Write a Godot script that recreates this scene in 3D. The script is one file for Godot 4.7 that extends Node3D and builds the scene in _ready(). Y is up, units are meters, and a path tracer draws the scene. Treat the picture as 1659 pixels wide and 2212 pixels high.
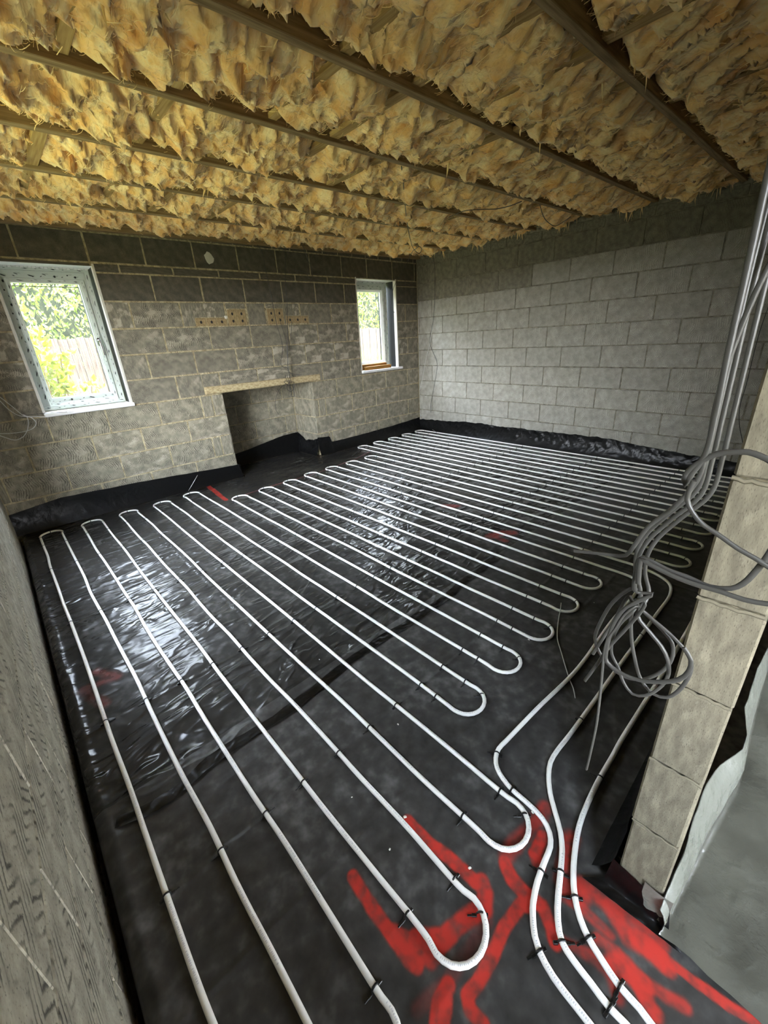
extends Node3D
# Ground floor room of a block built house: underfloor heating pipes on a black membrane, insulation in the joists overhead.
# x runs along the window wall (corner with the right wall at 0), z from that wall towards the viewer, y up, metres.

const XL := -5.265          # left wall face
const FAR_Z := [0.2, 0.205, 0.21, 0.205, 0.165, 0.685, 0.67, 0.655, 0.61, 0.605, 0.62, 0.625, 0.118, 0.112, 0.112, 0.103, 0.1]
var M := {}
var names := {}
var rng := RandomNumberGenerator.new()
var noi := FastNoiseLite.new()
var cubes := {}

# ------------------------------------------------------------------ helpers
class Mb:
	var v := PackedVector3Array()
	var n := PackedVector3Array()
	var t := PackedVector2Array()
	var i := PackedInt32Array()
	func quad(a: Vector3, b: Vector3, c: Vector3, d: Vector3, ua := Vector2(0, 1), ub := Vector2(1, 1), uc := Vector2(1, 0), ud := Vector2(0, 0)) -> void:
		# a b c d run anticlockwise seen from the front
		var k := v.size()
		var m := (b - a).cross(d - a)
		if m.length_squared() < 1e-14:
			m = (c - b).cross(d - b)
		m = m.normalized()
		v.append_array([a, b, c, d])
		n.append_array([m, m, m, m])
		t.append_array([ua, ub, uc, ud])
		i.append_array([k, k + 2, k + 1, k, k + 3, k + 2])
	func tri(a: Vector3, b: Vector3, c: Vector3, ta := Vector2(0, 0), tb := Vector2(1, 0), tc := Vector2(0.5, 1)) -> void:
		var k := v.size()
		var m := (b - a).cross(c - a).normalized()
		v.append_array([a, b, c])
		n.append_array([m, m, m])
		t.append_array([ta, tb, tc])
		i.append_array([k, k + 2, k + 1])
	func box(lo: Vector3, hi: Vector3, c := 0.0, jit := 0.0, r: RandomNumberGenerator = null) -> void:
		# a box with chamfered edges; the texture lies over each side once
		var q := []
		for s in 8:
			var sg := Vector3(1 if s & 1 else -1, 1 if s & 2 else -1, 1 if s & 4 else -1)
			var p := (lo + hi) / 2.0 + (hi - lo) / 2.0 * sg
			if jit > 0.0:
				p += Vector3(r.randf_range(-jit, jit), r.randf_range(-jit, jit), 0)
			q.append([p - Vector3(0, c, c) * sg, p - Vector3(c, 0, c) * sg, p - Vector3(c, c, 0) * sg])
		for f in [[0, 0, 4, 6, 2], [0, 1, 3, 7, 5], [1, 0, 1, 5, 4], [1, 2, 6, 7, 3], [2, 0, 2, 3, 1], [2, 4, 5, 7, 6]]:
			quad(q[f[1]][f[0]], q[f[2]][f[0]], q[f[3]][f[0]], q[f[4]][f[0]], uvo(q[f[1]][f[0]], lo, hi, f[0]), uvo(q[f[2]][f[0]], lo, hi, f[0]), uvo(q[f[3]][f[0]], lo, hi, f[0]), uvo(q[f[4]][f[0]], lo, hi, f[0]))
		if c <= 0.0:
			return
		var mid := (lo + hi) / 2.0
		for ax in 3:
			var b1 := 1 << ((ax + 1) % 3)
			var b2 := 1 << ((ax + 2) % 3)
			for s1 in 2:
				for s2 in 2:
					var k0: int = s1 * b1 + s2 * b2
					var k1: int = k0 + (1 << ax)
					var f1: int = (ax + 1) % 3
					var f2: int = (ax + 2) % 3
					var a: Vector3 = q[k0][f1]
					var b: Vector3 = q[k1][f1]
					var cc: Vector3 = q[k1][f2]
					var d: Vector3 = q[k0][f2]
					var ux := 2 if ax != 2 else f1
					if (b - a).cross(d - a).dot((a + cc) / 2.0 - mid) > 0:
						quad(a, b, cc, d, uvo(a, lo, hi, ux), uvo(b, lo, hi, ux), uvo(cc, lo, hi, ux), uvo(d, lo, hi, ux))
					else:
						quad(d, cc, b, a, uvo(d, lo, hi, ux), uvo(cc, lo, hi, ux), uvo(b, lo, hi, ux), uvo(a, lo, hi, ux))
		for s in 8:
			var w: Array = q[s]
			if (w[1] - w[0]).cross(w[2] - w[0]).dot(w[0] - mid) > 0:
				tri(w[0], w[1], w[2])
			else:
				tri(w[0], w[2], w[1])
	func uvo(p: Vector3, lo: Vector3, hi: Vector3, ax: int) -> Vector2:
		var s := (p - lo) / (hi - lo)
		if ax == 0:
			return Vector2(s.z, 1.0 - s.y)
		if ax == 1:
			return Vector2(s.x, s.z)
		return Vector2(s.x, 1.0 - s.y)
	func grid(P: PackedVector3Array, nu: int, nv: int, T := PackedVector2Array()) -> void:
		# P[row * nu + column]; columns x rows gives the outward normal
		var k := v.size()
		for r in nv:
			for c in nu:
				var du := P[r * nu + mini(c + 1, nu - 1)] - P[r * nu + maxi(c - 1, 0)]
				var dv := P[mini(r + 1, nv - 1) * nu + c] - P[maxi(r - 1, 0) * nu + c]
				n.append(du.cross(dv).normalized())
				if T.is_empty():
					t.append(Vector2(float(c) / (nu - 1), float(r) / (nv - 1)))
		v.append_array(P)
		t.append_array(T)
		for r in nv - 1:
			for c in nu - 1:
				var a := k + r * nu + c
				i.append_array([a, a + nu + 1, a + 1, a, a + nu, a + nu + 1])
	func sweep(P: PackedVector3Array, rx: float, ry: float, sides := 8, hint := Vector3.UP) -> void:
		# an oval tube along P
		var cnt := P.size()
		var T := (P[1] - P[0]).normalized()
		var N := (hint - T * hint.dot(T))
		if N.length() < 0.05:
			N = Vector3.RIGHT - T * T.x
		N = N.normalized()
		var k := v.size()
		var run := 0.0
		for j in cnt:
			var T2 := (P[mini(j + 1, cnt - 1)] - P[maxi(j - 1, 0)]).normalized()
			N = (N - T2 * N.dot(T2)).normalized()
			var B := T2.cross(N)
			if j > 0:
				run += P[j].distance_to(P[j - 1])
			for s in sides + 1:
				var an := TAU * s / sides
				var o := B * cos(an) * rx + N * sin(an) * ry
				v.append(P[j] + o)
				n.append((B * cos(an) / rx + N * sin(an) / ry).normalized())
				t.append(Vector2(run, float(s) / sides))
		for j in cnt - 1:
			for s in sides:
				var a := k + j * (sides + 1) + s
				var b := a + sides + 1
				i.append_array([a, a + 1, b, a + 1, b + 1, b])
		for e in 2:
			var c0 := v.size()
			var at := 0 if e == 0 else cnt - 1
			var nn := (P[0] - P[1]).normalized() if e == 0 else (P[cnt - 1] - P[cnt - 2]).normalized()
			v.append(P[at])
			n.append(nn)
			t.append(Vector2(0, 0))
			for s in sides + 1:
				v.append(v[k + at * (sides + 1) + s])
				n.append(nn)
				t.append(Vector2(0, 0))
			for s in sides:
				if e == 0:
					i.append_array([c0, c0 + 2 + s, c0 + 1 + s])
				else:
					i.append_array([c0, c0 + 1 + s, c0 + 2 + s])
	func mesh() -> ArrayMesh:
		var a := []
		a.resize(Mesh.ARRAY_MAX)
		a[Mesh.ARRAY_VERTEX] = v
		a[Mesh.ARRAY_NORMAL] = n
		a[Mesh.ARRAY_TEX_UV] = t
		a[Mesh.ARRAY_INDEX] = i
		var m := ArrayMesh.new()
		m.add_surface_from_arrays(Mesh.PRIMITIVE_TRIANGLES, a)
		return m

func numbered(called: String) -> String:
	var k: int = names.get(called, 0)
	names[called] = k + 1
	return called if k == 0 else "%s_%03d" % [called, k]

func put(called: String, m: Mesh, mat: Material, parent: Node = self) -> MeshInstance3D:
	var o := MeshInstance3D.new()
	o.name = numbered(called) if parent == self else called
	o.mesh = m
	o.material_override = mat
	parent.add_child(o, true)
	return o

func root(called: String, at := Vector3.ZERO) -> Node3D:
	var o := Node3D.new()
	o.name = numbered(called)
	o.position = at
	add_child(o, true)
	return o

func tag(o: Node, label: String, category: String, group := "") -> Node:
	o.set_meta("label", label)
	o.set_meta("category", category)
	if group != "":
		o.set_meta("group", group)
	return o

func struct(o: Node, label: String, category: String) -> Node:
	o.set_meta("kind", "structure")
	return tag(o, label, category)

func smooth(P: Array, step := 0.02) -> PackedVector3Array:
	# a Catmull-Rom curve through P
	var out := PackedVector3Array()
	for k in P.size() - 1:
		var p0: Vector3 = P[maxi(k - 1, 0)]
		var p1: Vector3 = P[k]
		var p2: Vector3 = P[k + 1]
		var p3: Vector3 = P[mini(k + 2, P.size() - 1)]
		var cnt := maxi(1, int(ceil(p1.distance_to(p2) / step)))
		for j in cnt:
			var d1 := sqrt(p1.distance_to(p2)) + 1e-4
			out.append(p1.cubic_interpolate_in_time(p2, p0, p3, float(j) / cnt, d1, -sqrt(p0.distance_to(p1)) - 1e-4, d1 + sqrt(p2.distance_to(p3)) + 1e-4))
	out.append(P[-1])
	return out

func moved(P: Array, d: Vector3) -> Array:
	var o := []
	for p in P:
		o.append(p + d)
	return o

func lerp_list(xs: Array, ys: Array, x: float) -> float:
	if x <= xs[0]:
		return ys[0]
	for k in xs.size() - 1:
		if x <= xs[k + 1]:
			return lerpf(ys[k], ys[k + 1], (x - xs[k]) / (xs[k + 1] - xs[k]))
	return ys[-1]

func ceil_y(x: float) -> float:
	return 2.452 + 0.0115 * x

# ------------------------------------------------------------------ materials
func plain(c: Color, rough := 0.8, spec := 0.5) -> StandardMaterial3D:
	var m := StandardMaterial3D.new()
	m.albedo_color = c
	m.roughness = rough
	m.metallic_specular = spec
	return m

func ramp_noise(freq: float, cols: Array, oct := 4, size := 256, sd := 1, kind := FastNoiseLite.TYPE_SIMPLEX_SMOOTH) -> NoiseTexture2D:
	var f := FastNoiseLite.new()
	f.noise_type = kind
	f.seed = sd
	f.frequency = freq
	f.fractal_octaves = oct
	var g := Gradient.new()
	var offs := PackedFloat32Array()
	var cc := PackedColorArray()
	for k in cols.size():
		offs.append(float(k) / (cols.size() - 1))
		cc.append(cols[k])
	g.offsets = offs
	g.colors = cc
	var x := NoiseTexture2D.new()
	x.width = size
	x.height = size
	x.seamless = true
	x.noise = f
	x.color_ramp = g
	return x

func bump_noise(freq: float, strength: float, size := 256, sd := 3, oct := 4, ridged := false) -> NoiseTexture2D:
	var f := FastNoiseLite.new()
	if ridged:
		f.fractal_type = FastNoiseLite.FRACTAL_RIDGED
		f.domain_warp_enabled = true
		f.domain_warp_amplitude = 40.0
		f.domain_warp_frequency = 0.01
	f.seed = sd
	f.frequency = freq
	f.fractal_octaves = oct
	var x := NoiseTexture2D.new()
	x.width = size
	x.height = size
	x.seamless = true
	x.noise = f
	x.as_normal_map = true
	x.bump_strength = strength
	return x

func tri(m: StandardMaterial3D, s: Vector3, world := true) -> StandardMaterial3D:
	m.uv1_triplanar = true
	m.uv1_world_triplanar = world
	m.uv1_scale = s
	return m

func wave(x: float) -> float:      # triangle wave 0..1
	var f: float = x - floorf(x)
	return 1.0 - absf(2.0 * f - 1.0)

func block_mat(base: Color, sd: int, saw: float, white: float, dark_saw: bool, amp := 1.0, specks := 0.0, cloud := 0.2) -> StandardMaterial3D:
	# a dense concrete block face: cloudy grey, zigzag marks of the cutting wire, lime bloom
	var w := 440
	var h := 216
	var f := FastNoiseLite.new()
	f.seed = sd
	f.frequency = 0.012
	f.fractal_octaves = 4
	var g := FastNoiseLite.new()
	g.seed = sd + 50
	g.frequency = 0.11
	g.fractal_octaves = 3
	var r := RandomNumberGenerator.new()
	r.seed = sd
	var ph := r.randf() * 3.0
	var nz := 1.0 + r.randf() * 1.6
	var lean := r.randf_range(-0.6, 0.6)
	var sp := r.randf_range(13.0, 19.0) * (2.0 if amp > 1.0 else 1.0)
	var zig := r.randf_range(26.0, 60.0) * amp
	var data := PackedByteArray()
	data.resize(w * h * 3)
	var hd := PackedByteArray()
	hd.resize(w * h * 3)
	var hf := PackedFloat32Array()
	hf.resize(w * h)
	for y in h:
		for x in w:
			var a := f.get_noise_2d(x, y)
			var b := g.get_noise_2d(x, y)
			var p: float = (x + zig * wave(float(y) / h * nz + ph) + lean * y + a * 11.0 + 3.0 * b) / sp
			var q: float = p - floorf(p)
			var line := clampf(1.2 - absf(q - 0.5) * 5.5, 0.0, 1.0) * clampf(0.55 + 2.2 * f.get_noise_2d(x * 0.45 + 300.0, y * 0.45), 0.0, 1.0) * saw
			var k := 1.0 + cloud * a + 0.06 * b
			k *= (1.0 - 0.42 * line) if dark_saw else (1.0 + 0.28 * line)
			var wh := clampf((f.get_noise_2d(x * 0.4 + 900.0, y * 0.6 + 70.0) + 0.3 * b - (0.42 - 0.5 * white)) * 6.0, 0.0, 1.0) * minf(white * 1.6, 1.0)
			if dark_saw:
				wh *= 1.0 - 0.7 * line
			if specks > 0.0 and b + 0.6 * f.get_noise_2d(x * 2.0, y * 2.0 + 400.0) > 0.62:
				wh = maxf(wh, specks)
			var c := Color(base.r * k, base.g * k, base.b * k).lerp(Color(0.70, 0.67, 0.60), wh * 0.8)
			if b < -0.52:
				c = c * 0.72
			var o := (y * w + x) * 3
			data[o] = int(clampf(c.r, 0, 1) * 255)
			data[o + 1] = int(clampf(c.g, 0, 1) * 255)
			data[o + 2] = int(clampf(c.b, 0, 1) * 255)
			hf[y * w + x] = b * 0.25 + a * 0.4 - line * 1.0
	for y in h:
		for x in w:
			var dx := hf[y * w + mini(x + 1, w - 1)] - hf[y * w + maxi(x - 1, 0)]
			var dy := hf[mini(y + 1, h - 1) * w + x] - hf[maxi(y - 1, 0) * w + x]
			var nn := Vector3(-dx * 0.7, dy * 0.7, 1.0).normalized()
			var o := (y * w + x) * 3
			hd[o] = int(nn.x * 127.0 + 128.0)
			hd[o + 1] = int(nn.y * 127.0 + 128.0)
			hd[o + 2] = int(nn.z * 127.0 + 128.0)
	var m := plain(Color.WHITE, 0.88, 0.35)
	m.albedo_texture = ImageTexture.create_from_image(Image.create_from_data(w, h, false, Image.FORMAT_RGB8, data))
	m.normal_enabled = true
	m.normal_texture = ImageTexture.create_from_image(Image.create_from_data(w, h, false, Image.FORMAT_RGB8, hd))
	m.normal_scale = 0.8
	return m

func make_materials() -> void:
	M.mid = []
	M.grey = []
	M.dark = []
	M.left = []
	M.cut = []
	for k in 4:
		M.mid.append(block_mat(Color(0.485, 0.465, 0.41), 10 + k, 0.9, [0.05, 0.28, 0.62, 0.42][k], true))
	M.mid_lit = []  # lower courses paler, light pooled near the fireplace put into their colour
	for k in 4:
		M.mid_lit.append(block_mat(Color(0.525, 0.505, 0.44), 70 + k, 1.0, [0.2, 0.45, 0.1, 0.3][k], true))
	for k in 4:
		M.grey.append(block_mat(Color(0.545, 0.535, 0.50), 30 + k, [0.25, 1.0, 0.7, 1.0][k], 0.05, false, 1.0, 0.0, 0.11))
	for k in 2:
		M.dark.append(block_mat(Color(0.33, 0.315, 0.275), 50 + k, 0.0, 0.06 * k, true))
	M.dark_shaded = []  # right wall top courses: slightly darker blocks, upper shade put into the colour
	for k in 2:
		M.dark_shaded.append(block_mat(Color(0.45, 0.435, 0.385), 56 + k, 0.3, 0.05, true))
	for k in 2:
		M.left.append(block_mat(Color(0.58, 0.56, 0.50), 60 + k, 1.1, 0.12, true, 1.6))
	for k in 2:
		M.cut.append(block_mat(Color(0.42, 0.395, 0.33), 66 + k, 0.05, 0.1, true))
	M.brick = [block_mat(Color(0.56, 0.49, 0.36), 90, 0.0, 0.15, true, 1.0, 0.0)]
	M.mortar = plain(Color.WHITE, 0.95, 0.2)
	M.mortar.albedo_texture = ramp_noise(0.03, [Color(0.50, 0.46, 0.37), Color(0.63, 0.585, 0.47), Color(0.72, 0.675, 0.56)], 4, 256, 5)
	tri(M.mortar, Vector3(2, 2, 2))
	M.mortar.normal_enabled = true
	M.mortar.normal_texture = bump_noise(0.06, 6.0)
	M.mortar_left = plain(Color(0.37, 0.355, 0.315), 0.95, 0.2)
	M.mortar_grey = plain(Color.WHITE, 0.95, 0.2)
	M.mortar_grey.albedo_texture = ramp_noise(0.03, [Color(0.33, 0.31, 0.27), Color(0.47, 0.45, 0.40), Color(0.58, 0.56, 0.50)], 4, 256, 6)
	tri(M.mortar_grey, Vector3(2, 2, 2))
	M.lintel = plain(Color.WHITE, 0.9, 0.3)
	M.lintel.albedo_texture = ramp_noise(0.03, [Color(0.52, 0.46, 0.34), Color(0.68, 0.62, 0.48), Color(0.74, 0.69, 0.56)], 5, 256, 8)
	tri(M.lintel, Vector3(3, 6, 6))
	M.timber = plain(Color.WHITE, 0.75, 0.3)
	M.timber.albedo_texture = ramp_noise(0.02, [Color(0.43, 0.35, 0.24), Color(0.56, 0.47, 0.34), Color(0.64, 0.55, 0.41)], 5, 256, 9)
	tri(M.timber, Vector3(0.5, 9, 9))
	M.batten = plain(Color.WHITE, 0.75, 0.3)
	M.batten.albedo_texture = ramp_noise(0.02, [Color(0.56, 0.44, 0.27), Color(0.68, 0.56, 0.36), Color(0.76, 0.66, 0.46)], 5, 256, 10)
	tri(M.batten, Vector3(9, 9, 0.6))
	M.offcut = plain(Color.WHITE, 0.7, 0.3)
	M.offcut.albedo_texture = ramp_noise(0.02, [Color(0.48, 0.33, 0.15), Color(0.62, 0.45, 0.22)], 5, 128, 11)
	tri(M.offcut, Vector3(1, 12, 12))
	M.wool = []
	for k in 2:
		var m := plain(Color.WHITE, 1.0, 0.1)
		m.albedo_texture = ramp_noise(0.012, [Color(0.82, 0.53, 0.27), Color(0.92, 0.70, 0.42), Color(0.95, 0.79, 0.54), Color(0.97, 0.88, 0.69), Color(0.91, 0.67, 0.38)], 5, 512, 20 + k)
		tri(m, Vector3(1.9, 1.6, 0.8))
		m.normal_enabled = true
		m.normal_texture = bump_noise(0.03, 8.0, 512, 24 + k, 5)
		m.normal_scale = 1.0
		m.rim_enabled = true
		m.rim = 0.5
		m.rim_tint = 0.8
		M.wool.append(m)
	M.fibre = plain(Color(0.95, 0.84, 0.62), 1.0, 0.1)
	M.pipe = plain(Color.WHITE, 0.42, 0.5)
	var pim := Image.create(1024, 32, false, Image.FORMAT_RGB8)
	pim.fill(Color(0.90, 0.895, 0.87))
	var pr := RandomNumberGenerator.new()
	pr.seed = 4
	for k in 46:      # faint worn print along one side
		if k % 9 != 8:
			pim.fill_rect(Rect2i(40 + k * 5, 6, 2 + k % 2, 3), Color(0.74, 0.74, 0.73))
			pim.fill_rect(Rect2i(560 + k * 5, 6, 2 + (k * 7) % 3, 3), Color(0.76, 0.76, 0.75))
	M.pipe.albedo_texture = ImageTexture.create_from_image(pim)
	M.clip = plain(Color(0.03, 0.03, 0.03), 0.4, 0.5)
	M.film = plain(Color(0.055, 0.055, 0.055), 0.33, 0.33)
	M.film.normal_enabled = true
	M.film.normal_texture = bump_noise(0.007, 2.5, 512, 31, 2, true)
	tri(M.film, Vector3(1.6, 1.6, 1.6))
	M.tape = plain(Color(0.035, 0.035, 0.035), 0.3, 0.32)
	M.tape.normal_enabled = true
	M.tape.normal_texture = bump_noise(0.02, 2.2, 256, 32, 2)
	tri(M.tape, Vector3(4, 4, 4))
	M.clear = plain(Color.WHITE, 0.30, 0.5)
	M.clear.albedo_texture = ramp_noise(0.008, [Color(0.24, 0.24, 0.215), Color(0.30, 0.30, 0.27), Color(0.36, 0.36, 0.325)], 5, 512, 33)
	M.clear.normal_enabled = true
	M.clear.normal_texture = bump_noise(0.006, 4.5, 512, 34, 3, true)
	tri(M.clear, Vector3(0.9, 0.9, 0.9))
	M.clear_edge = plain(Color(0.42, 0.425, 0.39), 0.22, 0.5)
	M.clear_edge.normal_enabled = true
	M.clear_edge.normal_texture = M.clear.normal_texture
	tri(M.clear_edge, Vector3(3, 3, 3))
	M.cable = plain(Color(0.26, 0.255, 0.24), 0.36, 0.45)
	M.cable_dark = plain(Color(0.16, 0.155, 0.15), 0.45, 0.5)
	M.cable_pale = plain(Color(0.72, 0.72, 0.70), 0.4, 0.5)
	M.upvc = plain(Color(0.88, 0.89, 0.88), 0.3, 0.5)
	M.gasket = plain(Color(0.05, 0.05, 0.055), 0.6)
	M.dpc = plain(Color(0.10, 0.105, 0.12), 0.5)
	M.chrome = plain(Color(0.75, 0.75, 0.76), 0.2)
	M.chrome.metallic = 1.0
	M.glass = plain(Color(1, 1, 1, 0.04), 0.02, 0.5)
	M.glass.transparency = BaseMaterial3D.TRANSPARENCY_ALPHA
	M.white_board = plain(Color(0.90, 0.90, 0.89), 0.5)
	M.plaster = plain(Color(0.78, 0.77, 0.73), 0.9)
	M.fence = plain(Color.WHITE, 0.9, 0.2)
	M.fence.albedo_texture = ramp_noise(0.02, [Color(0.16, 0.135, 0.115), Color(0.235, 0.21, 0.185), Color(0.31, 0.285, 0.26)], 4, 256, 41)
	tri(M.fence, Vector3(8, 0.4, 8))
	M.leaf = plain(Color(0.29, 0.35, 0.15), 0.6)
	M.leaf.backlight_enabled = true
	M.leaf.backlight = Color(0.52, 0.6, 0.2)
	M.leaf_young = plain(Color(0.33, 0.36, 0.10), 0.6)
	M.leaf_young.backlight_enabled = true
	M.leaf_young.backlight = Color(0.5, 0.55, 0.12)
	M.grass = plain(Color(0.34, 0.42, 0.10), 0.7)
	M.grass.backlight_enabled = true
	M.grass.backlight = Color(0.6, 0.7, 0.15)
	M.soil = plain(Color.WHITE, 0.95, 0.2)
	M.soil.albedo_texture = ramp_noise(0.02, [Color(0.27, 0.29, 0.17), Color(0.37, 0.375, 0.24), Color(0.46, 0.45, 0.33)], 4, 256, 42)
	tri(M.soil, Vector3(0.6, 0.6, 0.6))
	M.stem = plain(Color(0.42, 0.36, 0.22), 0.9)
	make_print()

func make_print() -> void:
	# printed protective film on the window frames: pale grey-green with dark marks in a row
	var w := 512
	var h := 64
	var im := Image.create(w, h, false, Image.FORMAT_RGB8)
	im.fill(Color(0.76, 0.79, 0.76))
	var r := RandomNumberGenerator.new()
	r.seed = 7
	for k in 4:
		var x := k * 128
		im.fill_rect(Rect2i(x + 14, 22, 30, 12), Color(0.64, 0.68, 0.64))
		im.fill_rect(Rect2i(x + 66, 40, 22, 8), Color(0.66, 0.69, 0.66))
		for d in 12:       # a slanting dark lozenge
			im.fill_rect(Rect2i(x + 22 + d, 18 + d, 9, 5), Color(0.05, 0.05, 0.05))
		for d in 7:
			im.fill_rect(Rect2i(x + 84 + d, 34 + d, 6, 4), Color(0.12, 0.13, 0.12))
		im.fill_rect(Rect2i(x + 108, 20, 8, 8), Color(0.35, 0.37, 0.35))
	M.print = plain(Color.WHITE, 0.45)
	M.print.albedo_texture = ImageTexture.create_from_image(im)

# ------------------------------------------------------------------ walls of blocks
func minus(rects: Array, hole: Rect2) -> Array:
	var out := []
	for q: Rect2 in rects:
		var x := q.intersection(hole)
		if x.size.x <= 0.001 or x.size.y <= 0.001:
			out.append(q)
			continue
		for p in [Rect2(q.position.x, q.position.y, x.position.x - q.position.x, q.size.y), Rect2(x.end.x, q.position.y, q.end.x - x.end.x, q.size.y),
				Rect2(x.position.x, q.position.y, x.size.x, x.position.y - q.position.y), Rect2(x.position.x, x.end.y, x.size.x, q.end.y - x.end.y)]:
			if p.size.x > 0.012 and p.size.y > 0.012:
				out.append(p)
	return out

func block_mesh(w: float, h: float, d: float) -> ArrayMesh:
	var k := "%d %d %d" % [roundi(w * 250.0), roundi(h * 250.0), roundi(d * 250.0)]
	var vs: Array = cubes.get(k, [])
	if vs.size() < 2:
		var b := Mb.new()
		b.box(Vector3(-w / 2, -h / 2, -d), Vector3(w / 2, h / 2, 0), 0.004, 0.0018, rng)
		vs.append(b.mesh())
		cubes[k] = vs
	return vs[rng.randi() % vs.size()]

# o: where u = 0 on the wall's face; courses: [bottom, top, joints, materials]; holes in wall coordinates
func lay_blocks(parent: Node, o: Vector3, u: Vector3, n: Vector3, courses: Array, holes: Array, gap := 0.01, d := 0.02, called := "block") -> void:
	var basis := Basis(u, Vector3.UP, n)
	for c in courses:
		var js: Array = c[2]
		for k in js.size() - 1:
			var rects := [Rect2(js[k] + gap / 2, c[0] + gap / 2, js[k + 1] - js[k] - gap, c[1] - c[0] - gap)]
			for hq in holes:
				rects = minus(rects, hq)
			for q: Rect2 in rects:
				if q.size.x < 0.015 or q.size.y < 0.015:
					continue
				var ms: Array = c[3]
				var b := put(called, block_mesh(q.size.x, q.size.y, d), ms[rng.randi() % ms.size()], parent)
				var mid := q.get_center()
				b.transform = Transform3D(basis, o + u * mid.x + Vector3.UP * mid.y + n * rng.randf_range(-0.0015, 0.0015))

func joints(first: float, step: float, lo: float, hi: float) -> Array:
	var out := [lo]
	var x := first
	while x > lo:
		x -= step
	while x < hi:
		if x > lo + 0.03 and x < hi - 0.03:
			out.append(x)
		x += step
	out.append(hi)
	return out

# a thick wall body with rectangular holes, as boxes; front face lies back behind the block faces
func wall_body(parent: Node, o: Vector3, u: Vector3, n: Vector3, u0: float, u1: float, y0: float, y1: float, thick: float, holes: Array, mat: Material, back := 0.007, called := "mortar") -> void:
	var rects := [Rect2(u0, y0, u1 - u0, y1 - y0)]
	for hq in holes:
		rects = minus(rects, hq)
	var b := Mb.new()
	for q: Rect2 in rects:
		b.box(Vector3(q.position.x, q.position.y, -thick), Vector3(q.end.x, q.end.y, -back))
	var m := put(called, b.mesh(), mat, parent)
	m.transform = Transform3D(Basis(u, Vector3.UP, n), o)

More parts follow.
